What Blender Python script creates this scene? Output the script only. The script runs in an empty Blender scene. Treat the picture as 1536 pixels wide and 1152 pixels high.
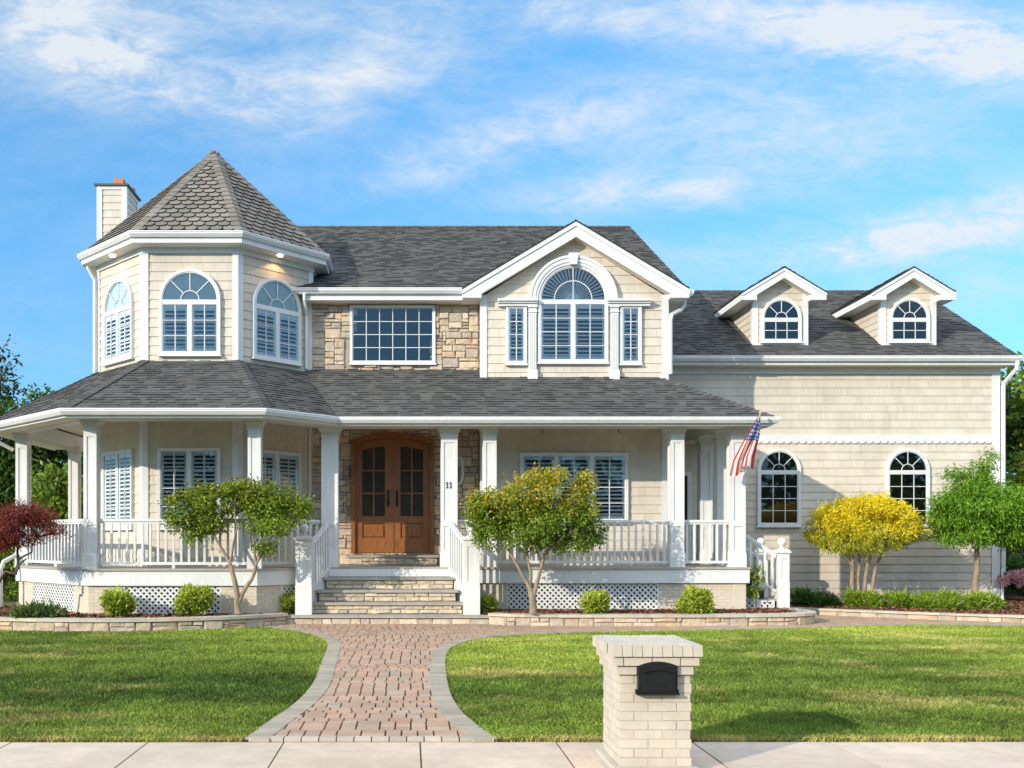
import bpy, math, random
import numpy as np
from mathutils import Vector as V, Matrix

# ------------------------------------------------------------------ camera, sky, sun, exposure
S = bpy.context.scene
COL = S.collection
FPX, VX, VY, CH = 1430.0, 615.0, 810.0, 1.70        # focal length and vanishing point in photo pixels, eye height
cam = bpy.data.cameras.new('camera'); camo = bpy.data.objects.new('camera', cam); COL.objects.link(camo)
camo.location = (0, 0, CH); camo.rotation_euler = (math.pi/2, 0, 0)
cam.sensor_width = 36; cam.lens = 36*FPX/1536
cam.shift_x = (768-VX)/1536; cam.shift_y = (VY-576)/1536
cam.clip_start = 0.1; cam.clip_end = 3000
S.camera = camo
SUN = V((1.18, 1.0, -0.55)).normalized()            # direction the light travels
sun = bpy.data.lights.new('sun', 'SUN'); suno = bpy.data.objects.new('sun', sun); COL.objects.link(suno)
sun.energy = 3.05; sun.angle = math.radians(0.5); sun.color = (1.0, 0.90, 0.74)
suno.rotation_euler = SUN.to_track_quat('-Z', 'Y').to_euler(); suno.location = (-20, -15, 20)
SKYF = 0.111
CLOUD = 5.2
w = bpy.data.worlds.new('World'); S.world = w; w.use_nodes = True
def build_world():
    nt = w.node_tree; N = nt.nodes; L = nt.links; N.clear()
    out = N.new('ShaderNodeOutputWorld'); bg = N.new('ShaderNodeBackground'); L.new(bg.outputs[0], out.inputs[0])
    bg.inputs[1].default_value = SKYF
    sky = N.new('ShaderNodeTexSky'); sky.sky_type = 'NISHITA'; sky.sun_disc = False
    sky.sun_elevation = math.asin(-SUN.z); sky.sun_rotation = math.atan2(-SUN.x, -SUN.y) % (2*math.pi)
    sky.air_density = 1.0; sky.dust_density = 0.3; sky.ozone_density = 2.0
    def math_(op, a, b=None, clamp=False):
        n = N.new('ShaderNodeMath'); n.operation = op; n.use_clamp = clamp
        for i, x in enumerate((a, b)):
            if x is None: continue
            if isinstance(x, (int, float)): n.inputs[i].default_value = x
            else: L.new(x, n.inputs[i])
        return n.outputs[0]
    tint = N.new('ShaderNodeMix'); tint.data_type = 'RGBA'; tint.blend_type = 'MULTIPLY'; tint.inputs[0].default_value = 1
    L.new(sky.outputs[0], tint.inputs[6]); tint.inputs[7].default_value = (0.62, 1.24, 1.46, 1)
    tc = N.new('ShaderNodeTexCoord'); sep = N.new('ShaderNodeSeparateXYZ'); L.new(tc.outputs['Generated'], sep.inputs[0])
    yy = math_('MAXIMUM', math_('ABSOLUTE', sep.outputs[1]), 0.15)
    u = math_('DIVIDE', sep.outputs[0], yy); v = math_('DIVIDE', sep.outputs[2], yy)
    cmb = N.new('ShaderNodeCombineXYZ'); L.new(u, cmb.inputs[0]); L.new(v, cmb.inputs[1])
    blobs = [(30,30,260,95,0,.95),(420,20,300,40,0,.55),(190,100,190,62,-22,1.0),(340,140,190,50,-12,.95),(520,115,170,62,12,.9),(640,70,160,60,0,.4),
             (780,195,240,42,14,1.0),(640,262,110,24,12,.5),(850,24,170,30,-8,.95),(1260,30,380,60,-4,1.25),(1450,85,260,55,-8,1.2),
             (1130,165,330,75,4,.62),(1000,285,230,34,2,1.3),(1330,362,210,40,4,1.25),(1530,300,220,32,12,1.1),(1480,350,200,40,6,.6),(950,380,420,50,0,.35),
             (1250,230,260,60,0,.45),(120,140,80,40,0,.35),(1480,430,260,36,8,.55)]
    tot = None
    for (px, py, rx, ry, ang, st) in blobs:
        m = N.new('ShaderNodeMapping'); m.vector_type = 'TEXTURE'
        m.inputs['Location'].default_value = ((px-VX)/FPX, (VY-py)/FPX, 0)
        m.inputs['Rotation'].default_value = (0, 0, math.radians(ang))
        m.inputs['Scale'].default_value = (rx/FPX, ry/FPX, 1)
        L.new(cmb.outputs[0], m.inputs[0])
        ln = N.new('ShaderNodeVectorMath'); ln.operation = 'LENGTH'; L.new(m.outputs[0], ln.inputs[0])
        g = math_('MULTIPLY', math_('EXPONENT', math_('MULTIPLY', math_('MULTIPLY', ln.outputs['Value'], ln.outputs['Value']), -1.3)), st)
        tot = g if tot is None else math_('ADD', tot, g)
    def noise(scale, sx, sy, ang, det, rough):
        m = N.new('ShaderNodeMapping'); m.inputs['Rotation'].default_value = (0, 0, math.radians(ang))
        m.inputs['Scale'].default_value = (sx, sy, 1); L.new(cmb.outputs[0], m.inputs[0])
        n = N.new('ShaderNodeTexNoise'); n.inputs['Scale'].default_value = scale; n.inputs['Detail'].default_value = det
        n.inputs['Roughness'].default_value = rough; n.inputs['Distortion'].default_value = 0.6
        L.new(m.outputs[0], n.inputs['Vector']); return n.outputs['Fac']
    n1 = noise(4.6, 1.0, 2.6, -10, 10, 0.70); n2 = noise(17, 1, 2.2, 12, 9, 0.74)
    nn = math_('ADD', math_('MULTIPLY', n1, 0.58), math_('MULTIPLY', n2, 0.42))
    r = N.new('ShaderNodeMapRange'); r.interpolation_type = 'SMOOTHSTEP'
    L.new(nn, r.inputs[0]); r.inputs[1].default_value = 0.36; r.inputs[2].default_value = 0.66
    f = math_('MULTIPLY', tot, math_('ADD', math_('MULTIPLY', r.outputs[0], 0.66), 0.17))
    base = math_('ADD', math_('MULTIPLY', r.outputs[0], 0.13), 0.02)
    # unseen broken cloud added overhead and behind the viewer to fill the shade
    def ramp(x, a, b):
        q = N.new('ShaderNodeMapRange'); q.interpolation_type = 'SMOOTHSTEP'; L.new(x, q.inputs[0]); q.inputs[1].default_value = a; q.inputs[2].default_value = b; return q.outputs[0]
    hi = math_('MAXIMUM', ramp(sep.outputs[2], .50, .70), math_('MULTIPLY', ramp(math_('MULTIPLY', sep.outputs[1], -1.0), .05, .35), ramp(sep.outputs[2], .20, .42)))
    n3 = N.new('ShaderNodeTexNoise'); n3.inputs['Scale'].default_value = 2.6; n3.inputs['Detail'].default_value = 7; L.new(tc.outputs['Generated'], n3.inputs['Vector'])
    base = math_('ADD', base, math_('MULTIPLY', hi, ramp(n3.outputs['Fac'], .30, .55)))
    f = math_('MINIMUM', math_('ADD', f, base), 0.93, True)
    alt = N.new('ShaderNodeMapRange'); L.new(sep.outputs[2], alt.inputs[0]); alt.inputs[1].default_value = .05; alt.inputs[2].default_value = .50; alt.inputs[3].default_value = 0; alt.inputs[4].default_value = 1
    am = N.new('ShaderNodeMix'); am.data_type = 'RGBA'; L.new(alt.outputs[0], am.inputs[0]); am.inputs[6].default_value = (.74, .65, .80, 1); am.inputs[7].default_value = (1.16, 1.24, 1.22, 1)
    tl = N.new('ShaderNodeVectorMath'); tl.operation = 'MULTIPLY'; L.new(tint.outputs[2], tl.inputs[0]); L.new(am.outputs[2], tl.inputs[1])
    mix = N.new('ShaderNodeMix'); mix.data_type = 'RGBA'; L.new(f, mix.inputs[0])
    L.new(tl.outputs[0], mix.inputs[6]); mix.inputs[7].default_value = (CLOUD*.93, CLOUD*.99, CLOUD*1.05, 1)
    gain = N.new('ShaderNodeVectorMath'); gain.operation = 'SCALE'; L.new(mix.outputs[2], gain.inputs[0])
    L.new(math_('ADD', math_('MULTIPLY', hi, 0.75), 1.0), gain.inputs['Scale'])      # sky gain in the added cloud area, for more fill light
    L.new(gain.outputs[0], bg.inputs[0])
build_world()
S.view_settings.view_transform = 'Standard'; S.view_settings.look = 'None'
S.view_settings.exposure = 0.62; S.view_settings.gamma = 1.0
S.cycles.max_bounces = 8; S.cycles.transparent_max_bounces = 12; S.cycles.use_denoising = True

rnd = random.Random(7)
def PX(px, py, d): return V(((px-VX)*d/FPX, d, CH+(VY-py)*d/FPX))
def XX(px, d): return (px-VX)*d/FPX
def ZZ(py, d): return CH+(VY-py)*d/FPX

# ------------------------------------------------------------------ materials
def mat(name, color, rough=0.6, attr=False, noise=None, bump=None, spec=0.4, metal=0, trans=0.0, nscale=None):
    m = bpy.data.materials.new(name); m.use_nodes = True; nt = m.node_tree; N = nt.nodes; L = nt.links
    b = N['Principled BSDF']; b.inputs['Roughness'].default_value = rough; b.inputs['Metallic'].default_value = metal
    b.inputs['Specular IOR Level'].default_value = spec
    cur = None
    rgb = N.new('ShaderNodeRGB'); rgb.outputs[0].default_value = (*color, 1); cur = rgb.outputs[0]
    tc = N.new('ShaderNodeTexCoord')
    def mult(a, bsock):
        x = N.new('ShaderNodeMix'); x.data_type = 'RGBA'; x.blend_type = 'MULTIPLY'; x.inputs[0].default_value = 1
        L.new(a, x.inputs[6]); L.new(bsock, x.inputs[7]); return x.outputs[2]
    if attr:
        a = N.new('ShaderNodeAttribute'); a.attribute_name = 'col'; cur = mult(cur, a.outputs['Color'])
    for (sc, lo, hi, stretch) in (noise or []):
        mp = N.new('ShaderNodeMapping'); mp.inputs['Scale'].default_value = stretch; L.new(tc.outputs['Object'], mp.inputs[0])
        n = N.new('ShaderNodeTexNoise'); n.inputs['Scale'].default_value = sc; n.inputs['Detail'].default_value = 6; n.inputs['Roughness'].default_value = .62
        L.new(mp.outputs[0], n.inputs['Vector'])
        r = N.new('ShaderNodeMapRange'); L.new(n.outputs['Fac'], r.inputs[0]); r.inputs[1].default_value = .32; r.inputs[2].default_value = .68
        r.inputs[3].default_value = lo; r.inputs[4].default_value = hi
        cc = N.new('ShaderNodeCombineColor')
        for i in range(3): L.new(r.outputs[0], cc.inputs[i])
        cur = mult(cur, cc.outputs[0])
    L.new(cur, b.inputs['Base Color'])
    if bump:
        sc, st, dist = bump[:3]
        n = N.new('ShaderNodeTexNoise'); n.inputs['Scale'].default_value = sc; n.inputs['Detail'].default_value = 8; n.inputs['Roughness'].default_value = .65
        mp = N.new('ShaderNodeMapping'); mp.inputs['Scale'].default_value = bump[3] if len(bump) > 3 else (1, 1, 1)
        L.new(tc.outputs['Object'], mp.inputs[0]); L.new(mp.outputs[0], n.inputs['Vector'])
        bp = N.new('ShaderNodeBump'); bp.inputs['Strength'].default_value = st; bp.inputs['Distance'].default_value = dist
        L.new(n.outputs['Fac'], bp.inputs['Height']); L.new(bp.outputs[0], b.inputs['Normal'])
    if trans:
        t = N.new('ShaderNodeBsdfTranslucent'); L.new(cur, t.inputs[0])
        ms = N.new('ShaderNodeMixShader'); ms.inputs[0].default_value = trans
        L.new(b.outputs[0], ms.inputs[1]); L.new(t.outputs[0], ms.inputs[2]); L.new(ms.outputs[0], N['Material Output'].inputs[0])
    return m
ONE = (1, 1, 1)
M = {}
M['siding'] = mat('siding', (.64, .572, .482), .62, True, [(.9, .90, 1.06, (1, 1, .6)), (5, .95, 1.04, (1, 1, .25)), (60, .94, 1.05, (1, 1, .08))], (90, .25, .004, (1, 1, .06)))
M['white'] = mat('white_paint', (.73, .735, .735), .42, False, [(1.3, .92, 1.03, ONE), (16, .93, 1.03, (1, 1, .22))], (30, .10, .003))
M['soffit'] = mat('soffit_cream', (.80, .73, .62), .6, False, [(2, .95, 1.03, ONE)])
M['shingle'] = mat('roof_shingle', (.096, .095, .092), .88, True, [(.7, .85, 1.12, ONE), (170, .62, 1.4, ONE)], (260, .6, .004), .2)
M['scale'] = mat('scale_shingle', (.215, .195, .170), .88, True, [(.9, .88, 1.1, ONE), (150, .75, 1.28, ONE)], (220, .5, .004), .2)
M['stone'] = mat('ledge_stone', (.56, .47, .37), .85, True, [(7, .78, 1.15, ONE), (38, .85, 1.12, ONE)], (17, .8, .03), .25)
M['mortar'] = mat('mortar', (.36, .30, .235), .95, False, [(12, .8, 1.1, ONE)], (60, .5, .01))
M['blue'] = mat('bluestone', (.335, .315, .275), .7, True, [(3, .85, 1.1, ONE), (60, .9, 1.08, ONE)], (40, .3, .006))
M['cap'] = mat('cap_stone', (.52, .465, .38), .8, True, [(4, .85, 1.1, ONE), (60, .88, 1.1, ONE)], (40, .45, .008))
M['dark'] = mat('unlit_backing', (.008, .010, .013), .8)  # near-black colour stands in for unlit rooms behind the panes
M['under'] = mat('under_porch_shade', (.03, .028, .025), .9)  # near-black colour painted in for shade below porch and side steps
M['arch'] = mat('arch_blind', (.62, .68, .66), .6)
M['shutter'] = mat('shutter_paint', (.82, .84, .85), .45)
M['wood'] = mat('door_wood', (.285, .104, .029), .36, True, [(9, .55, 1.25, (6, 6, .45)), (40, .85, 1.12, (5, 5, .3))], (50, .15, .003, (6, 6, .4)), .5)
M['black'] = mat('black_metal', (.014, .014, .015), .38, False, [(20, .8, 1.3, ONE)], (60, .12, .002))
M['floor'] = mat('porch_boards', (.40, .37, .335), .6, False, [(3, .85, 1.1, ONE)])
M['pier'] = mat('painted_pier', (.62, .545, .44), .7, True, [(3, .92, 1.06, ONE)], (70, .4, .006))
M['brickpaint'] = mat('painted_brick', (.55, .49, .41), .72, True, [(5, .90, 1.06, ONE), (90, .94, 1.04, (1, 1, .15))], (110, .45, .004))
M['terra'] = mat('terracotta', (.55, .20, .07), .8, False, [(8, .8, 1.1, ONE)])
M['concrete'] = mat('sidewalk_concrete', (.67, .53, .415), .85, True, [(.8, .80, 1.07, ONE), (5, .88, 1.06, ONE), (140, .88, 1.08, ONE)], (180, .35, .003))
M['joint'] = mat('joint_dirt', (.045, .037, .03), .95)
M['paver'] = mat('brick_paver', (.445, .295, .210), .85, True, [(2, .85, 1.1, ONE), (70, .84, 1.14, ONE)], (120, .5, .004))
M['soil'] = mat('lawn_soil', (.085, .095, .028), .95, False, [(1.5, .7, 1.3, ONE), (40, .6, 1.4, ONE)])
M['asphalt'] = mat('asphalt', (.055, .055, .057), .9, False, [(1, .85, 1.15, ONE), (120, .7, 1.3, ONE)])
M['mulch'] = mat('mulch', (.12, .052, .030), .95, False, [(30, .45, 1.5, ONE)], (45, .9, .03))
M['chip'] = mat('mulch_chip', (.19, .085, .048), .9, True)
M['grass'] = mat('grass_blade', (1, 1, 1), .5, True, spec=.25, trans=.25)
M['leaf'] = mat('leaf', (1, 1, 1), .5, True, spec=.3, trans=.26)
M['bark'] = mat('bark', (.30, .235, .165), .9, False, [(14, .6, 1.25, (1, 1, .3))], (40, .7, .012, (1, 1, .3)))
M['barkdark'] = mat('bark_dark', (.11, .08, .06), .9, False, [(14, .6, 1.25, (1, 1, .3))], (40, .7, .012, (1, 1, .3)))
M['cloth'] = mat('flag_cloth', (1, 1, 1), .75, True, trans=.2)
M['pole'] = mat('pole_wood', (.55, .42, .28), .5)
M['lead'] = mat('lead_cap', (.10, .095, .09), .6)
def glass_mat(name, tint, refl):
    m = bpy.data.materials.new(name); m.use_nodes = True; nt = m.node_tree; N = nt.nodes; L = nt.links
    N.remove(N['Principled BSDF'])
    t = N.new('ShaderNodeBsdfTransparent'); t.inputs[0].default_value = (*tint, 1)
    g = N.new('ShaderNodeBsdfGlossy'); g.inputs['Roughness'].default_value = .01; g.inputs[0].default_value = (.92, .92, .90, 1)
    lw = N.new('ShaderNodeFresnel'); lw.inputs[0].default_value = 1.5
    a = N.new('ShaderNodeMath'); a.operation = 'ADD'; a.inputs[1].default_value = refl; a.use_clamp = True; L.new(lw.outputs[0], a.inputs[0])
    tc = N.new('ShaderNodeTexCoord'); n = N.new('ShaderNodeTexNoise'); n.inputs['Scale'].default_value = 1.4; L.new(tc.outputs['Object'], n.inputs['Vector'])
    bp = N.new('ShaderNodeBump'); bp.inputs['Strength'].default_value = .05; bp.inputs['Distance'].default_value = .02; L.new(n.outputs['Fac'], bp.inputs['Height']); L.new(bp.outputs[0], g.inputs['Normal'])
    x = N.new('ShaderNodeMixShader'); L.new(a.outputs[0], x.inputs[0]); L.new(t.outputs[0], x.inputs[1]); L.new(g.outputs[0], x.inputs[2])
    L.new(x.outputs[0], N['Material Output'].inputs[0]); return m
M['glass'] = glass_mat('window_glass', (.84, .90, .94), .055)
M['rain'] = mat('rain_glass', (.060, .068, .060), .12, False, None, (26, 1.0, .12), .9)
def emit_mat(name, c, s):
    m = bpy.data.materials.new(name); m.use_nodes = True; b = m.node_tree.nodes['Principled BSDF']
    b.inputs['Emission Color'].default_value = (*c, 1); b.inputs['Emission Strength'].default_value = s; return m
M['lamp'] = emit_mat('lamp_glow', (1, .72, .38), 4.0)

# ------------------------------------------------------------------ mesh builder
class MB:
    def __init__(self): self.v = []; self.f = []; self.m = []; self.c = []
    def face(self, pts, m=0, c=ONE):
        i = len(self.v); self.v += [tuple(p) for p in pts]; self.f.append(tuple(range(i, i+len(pts)))); self.m.append(m); self.c.append(c)
    def hexa(self, a, b, m=0, c=ONE):        # a, b: two loops of equal length
        n = len(a); i = len(self.v); self.v += [tuple(p) for p in a]+[tuple(p) for p in b]
        self.f.append(tuple(range(i+n-1, i-1, -1))); self.f.append(tuple(range(i+n, i+2*n)))
        for k in range(n): self.f.append((i+k, i+(k+1) % n, i+n+(k+1) % n, i+n+k))
        self.m += [m]*(n+2); self.c += [c]*(n+2)
    def prism(self, poly, d, m=0, c=ONE):
        d = V(d); self.hexa([V(p) for p in poly], [V(p)+d for p in poly], m, c)
    def box(self, x0, x1, y0, y1, z0, z1, m=0, c=ONE):
        self.prism([(x0, y0, z0), (x1, y0, z0), (x1, y1, z0), (x0, y1, z0)], (0, 0, z1-z0), m, c)
    def fbox(self, fr, u0, u1, v0, v1, w0, w1, m=0, c=ONE):
        self.hexa([fr(u0, v0, w0), fr(u1, v0, w0), fr(u1, v1, w0), fr(u0, v1, w0)], [fr(u0, v0, w1), fr(u1, v0, w1), fr(u1, v1, w1), fr(u0, v1, w1)], m, c)
    def bar(self, p, q, a, b=None, m=0, c=ONE, up=V((0, 0, 1))):   # rectangular bar from p to q, a wide, b high
        p = V(p); q = V(q); b = b or a; d = (q-p).normalized()
        s = d.cross(up); s = s.normalized() if s.length > 1e-4 else V((1, 0, 0)); t = s.cross(d).normalized()
        lo = [s*(-a/2)+t*(-b/2), s*(a/2)+t*(-b/2), s*(a/2)+t*(b/2), s*(-a/2)+t*(b/2)]
        self.hexa([p+x for x in lo], [q+x for x in lo], m, c)
    def tube(self, pts, rad, n=8, m=0, c=ONE):
        pts = [V(p) for p in pts]; rad = rad if isinstance(rad, (list, tuple)) else [rad]*len(pts)
        base = len(self.v); ref = V((0.31, 0.87, 0.2)).normalized()
        for i, p in enumerate(pts):
            d = (pts[min(i+1, len(pts)-1)]-pts[max(i-1, 0)]).normalized()
            s = d.cross(ref).normalized(); t = d.cross(s)
            for k in range(n):
                a = 2*math.pi*k/n; self.v.append(tuple(p+(s*math.cos(a)+t*math.sin(a))*rad[i]))
        for i in range(len(pts)-1):
            for k in range(n):
                self.f.append((base+i*n+k, base+i*n+(k+1) % n, base+(i+1)*n+(k+1) % n, base+(i+1)*n+k)); self.m.append(m); self.c.append(c)
        self.f.append(tuple(range(base, base+n))); self.m.append(m); self.c.append(c)
        e = base+(len(pts)-1)*n; self.f.append(tuple(range(e, e+n))); self.m.append(m); self.c.append(c)
    def lathe(self, o, prof, n=16, m=0, c=ONE):
        o = V(o); base = len(self.v)
        for (r, z) in prof:
            for k in range(n): a = 2*math.pi*k/n; self.v.append((o.x+r*math.cos(a), o.y+r*math.sin(a), o.z+z))
        for i in range(len(prof)-1):
            for k in range(n): self.f.append((base+i*n+k, base+i*n+(k+1) % n, base+(i+1)*n+(k+1) % n, base+(i+1)*n+k)); self.m.append(m); self.c.append(c)
    def ring(self, fr, cu, cv, r0, r1, w0, w1, a0=0, a1=math.pi, n=28, m=0, c=ONE):
        for k in range(n):
            a = a0+(a1-a0)*k/n; b = a0+(a1-a0)*(k+1)/n
            q = [(r0, a), (r1, a), (r1, b), (r0, b)]
            self.hexa([fr(cu+r*math.cos(t), cv+r*math.sin(t), w0) for r, t in q], [fr(cu+r*math.cos(t), cv+r*math.sin(t), w1) for r, t in q], m, c)
    def sweep(self, path, prof, z=0, closed=False, m=0, c=ONE):     # path of (x,y), profile of (outward, z)
        P = [V((a[0], a[1])) for a in path]; n = len(P); loops = []
        for i in range(n):
            if closed: d0 = (P[i]-P[i-1]).normalized(); d1 = (P[(i+1) % n]-P[i]).normalized()
            else:
                d1 = (P[i+1]-P[i]).normalized() if i < n-1 else (P[i]-P[i-1]).normalized()
                d0 = (P[i]-P[i-1]).normalized() if i > 0 else d1
            o0 = V((d0.y, -d0.x)); o1 = V((d1.y, -d1.x)); b = (o0+o1).normalized(); s = 1/max(b.dot(o1), .3)
            loops.append([V((P[i].x+b.x*s*o, P[i].y+b.y*s*o, z+h)) for o, h in prof])
        k = len(prof)
        for i in range(n if closed else n-1):
            A = loops[i]; B = loops[(i+1) % n]
            for j in range(k): self.face([A[j], A[(j+1) % k], B[(j+1) % k], B[j]], m, c)
        if not closed: self.face(loops[0], m, c); self.face(loops[-1][::-1], m, c)
    def build(self, name, mats, parent=None, smooth=False, loc=None):
        me = bpy.data.meshes.new(name); me.from_pydata(self.v, [], self.f)
        mats = mats if isinstance(mats, (list, tuple)) else [mats]
        for x in mats: me.materials.append(M[x])
        me.polygons.foreach_set('material_index', self.m)
        a = me.attributes.new('col', 'FLOAT_COLOR', 'FACE'); a.data.foreach_set('color', np.array([(*(x[:3]), 1.0) for x in self.c], dtype=np.float32).ravel())
        if smooth: me.polygons.foreach_set('use_smooth', [True]*len(self.f))
        me.update()
        return link(name, me, parent, loc)
def link(name, me, parent=None, loc=None):
    o = bpy.data.objects.new(name, me); COL.objects.link(o)
    if parent is not None:
        o.parent = parent
        if parent.type == 'EMPTY' and loc is None: o.location = -parent.location
    if loc is not None: o.location = loc
    return o
def recalc(o):
    import bmesh
    bm = bmesh.new(); bm.from_mesh(o.data); bmesh.ops.recalc_face_normals(bm, faces=bm.faces); bm.to_mesh(o.data); bm.free(); return o
def thing(name, label, cat, loc, group=None):
    o = bpy.data.objects.new(name, None); COL.objects.link(o); o.location = loc; o['label'] = label; o['category'] = cat
    o.empty_display_size = .3
    if group: o['group'] = group
    return o
def tag(o, label, cat, group=None):
    o['label'] = label; o['category'] = cat
    if group: o['group'] = group
    return o
def struct(o, kind='structure', label=None):
    o['kind'] = kind
    if label: o['label'] = label
    return o
def frame(o, n):
    o = V(o); n = V(n).normalized(); U = V((0, 0, 1)).cross(n).normalized()
    return lambda u, v, w=0: V((o.x, o.y, 0))+U*u+V((0, 0, v))+n*w
def grey(lo, hi, warm=.03, r=rnd):
    g = r.uniform(lo, hi); t = r.uniform(-warm, warm); return (g*(1+t), g, g*(1-t))
# ---- polygon clipping and lapped courses
def clipax(poly, ax, val, keep):
    out = []; n = len(poly)
    for i in range(n):
        a = poly[i]; b = poly[(i+1) % n]; da = (a[ax]-val)*keep; db = (b[ax]-val)*keep
        if da >= 0: out.append(a)
        if (da > 0 and db < 0) or (da < 0 and db > 0):
            t = da/(da-db); out.append((a[0]+(b[0]-a[0])*t, a[1]+(b[1]-a[1])*t))
    return out
def clipconv(sub, clip):                       # clip: counter-clockwise convex
    out = sub
    for i in range(len(clip)):
        (x0, y0), (x1, y1) = clip[i], clip[(i+1) % len(clip)]
        inp = out; out = []
        f = lambda p: (x1-x0)*(p[1]-y0)-(y1-y0)*(p[0]-x0)
        for k in range(len(inp)):
            a = inp[k]; b = inp[(k+1) % len(inp)]; da = f(a); db = f(b)
            if da >= 0: out.append(a)
            if (da > 0 and db < 0) or (da < 0 and db > 0):
                t = da/(da-db); out.append((a[0]+(b[0]-a[0])*t, a[1]+(b[1]-a[1])*t))
        if not out: return []
    return out
def area2(p): return abs(sum(p[i][0]*p[(i+1) % len(p)][1]-p[(i+1) % len(p)][0]*p[i][1] for i in range(len(p))))/2
def plane(poly):
    poly = [V(p) for p in poly]; n = V((0, 0, 0))
    for i in range(len(poly)): n += poly[i].cross(poly[(i+1) % len(poly)])
    n.normalize(); return poly, n
def lap(mb, poly, out, exp, t, tabs, gap=.004, cf=lambda r: grey(.9, 1.1), tvar=0, mat_=0, seed=0, back=.05, v0=None, scales=False, edge=1.0):
    poly, n = plane(poly)
    if n.dot(V(out)) < 0: poly = poly[::-1]; n = -n
    vv = (V((0, 0, 1))-n*n.z).normalized(); uu = vv.cross(n); o = poly[0]
    P = [((p-o).dot(uu), (p-o).dot(vv)) for p in poly]
    r = random.Random(seed)
    mb.hexa([p-n*back for p in poly], [p-n*.001 for p in poly], mat_, (.55, .55, .55) if not scales else (.22, .2, .18))
    umin = min(p[0] for p in P); umax = max(p[0] for p in P); vmin = min(p[1] for p in P); vmax = max(p[1] for p in P)
    vb = vmin if v0 is None else v0-o.z
    at = lambda p, h: o+uu*p[0]+vv*p[1]+n*h
    row = 0
    while vb < vmax-1e-4:
        va, vc = vb, vb+exp
        if vc > vmin:
            u = umin-r.random()*tabs[1] if not scales else umin-tabs[0]*(1+.5*(row % 2))
            while u < umax:
                wd = r.uniform(*tabs)
                if scales:
                    k = wd*.5; sh = [(u+k*.08, vc+exp*.5), (u+k*.08, va+exp*.50), (u+k*.26, va+exp*.16), (u+k*.6, va), (u+k*1.4, va), (u+k*1.74, va+exp*.16), (u+k*1.92, va+exp*.50), (u+k*1.92, vc+exp*.5)]
                    q = clipconv(sh, P)
                else:
                    q = clipax(P, 0, u+gap/2, 1)
                    if len(q) > 2: q = clipax(q, 0, u+wd-gap/2, -1)
                    if len(q) > 2: q = clipax(q, 1, va, 1)
                    if len(q) > 2: q = clipax(q, 1, vc, -1)
                if len(q) > 2 and area2(q) > 1e-5:
                    tt = t+r.choice((0, 1))*tvar; c = cf(r)
                    H = [max(.0015, tt*(1-(p[1]-va)/(exp*(1.6 if scales else 1)))) for p in q]
                    top = [at(p, h) for p, h in zip(q, H)]; bot = [at(p, 0) for p in q]
                    mb.face(top, mat_, c)
                    for i in range(len(q)):
                        j = (i+1) % len(q); mb.face([bot[i], bot[j], top[j], top[i]], mat_, (c[0]*edge, c[1]*edge, c[2]*edge))
                u += wd
        vb = vc; row += 1
def siding(mb, poly, out, seed=0, exp=.2, v0=.1):
    lap(mb, poly, out, exp, .017, (.11, .34), .0028, lambda r: grey(.945, 1.035, .010, r), 0, 0, seed, .12, v0)
def shingles(mb, poly, out=(0, 0, 1), seed=0):
    lap(mb, poly, out, .128, .007, (.10, .26), .001, lambda r: grey(*r.choice(((.76, .9), (.9, 1.08), (1.02, 1.18))), .03, r), .011, 0, seed, .05, None, False, .34)
def capstrip(mb, p, q, n1, n2, wd=.16, step=.15, seed=1, cf=None, lift=.022):
    p = V(p); q = V(q); d = (q-p); L = d.length; d.normalize(); r = random.Random(seed)
    s1 = n1.cross(d).normalized(); s2 = n2.cross(d).normalized()
    mid = (n1+n2).normalized()
    if s1.dot(s2) > 0: s2 = -s2
    if (s1.dot(n2)) > 0: s1 = -s1; s2 = -s2
    k = 0.0
    while k < L-.02:
        e = min(L, k+step+.02); c = cf(r) if cf else grey(.7, 1.25, .04, r)
        a = p+d*k+mid*(lift+.014); b = p+d*e+mid*lift
        for s, nn in ((s1, n1), (s2, n2)):
            A = [a, b, b+s*wd-mid*0, a+s*wd]
            lo = [x-nn*.02 for x in A]; mb.hexa(lo, A, 0, c)
        k += step
def numpy_mesh(name, verts, faces, cols, mat_, parent=None, loc=None):
    me = bpy.data.meshes.new(name); nv = len(verts); nf, k = faces.shape
    me.vertices.add(nv); me.vertices.foreach_set('co', verts.astype(np.float32).ravel())
    me.loops.add(nf*k); me.loops.foreach_set('vertex_index', faces.astype(np.int32).ravel())
    me.polygons.add(nf); me.polygons.foreach_set('loop_start', np.arange(0, nf*k, k, dtype=np.int32))
    try: me.polygons.foreach_set('loop_total', np.full(nf, k, dtype=np.int32))
    except Exception: pass
    a = me.attributes.new('col', 'FLOAT_COLOR', 'FACE'); a.data.foreach_set('color', np.concatenate([cols, np.ones((nf, 1))], 1).astype(np.float32).ravel())
    me.materials.append(M[mat_]); me.update(calc_edges=True); me.validate()
    return link(name, me, parent, loc)

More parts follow.
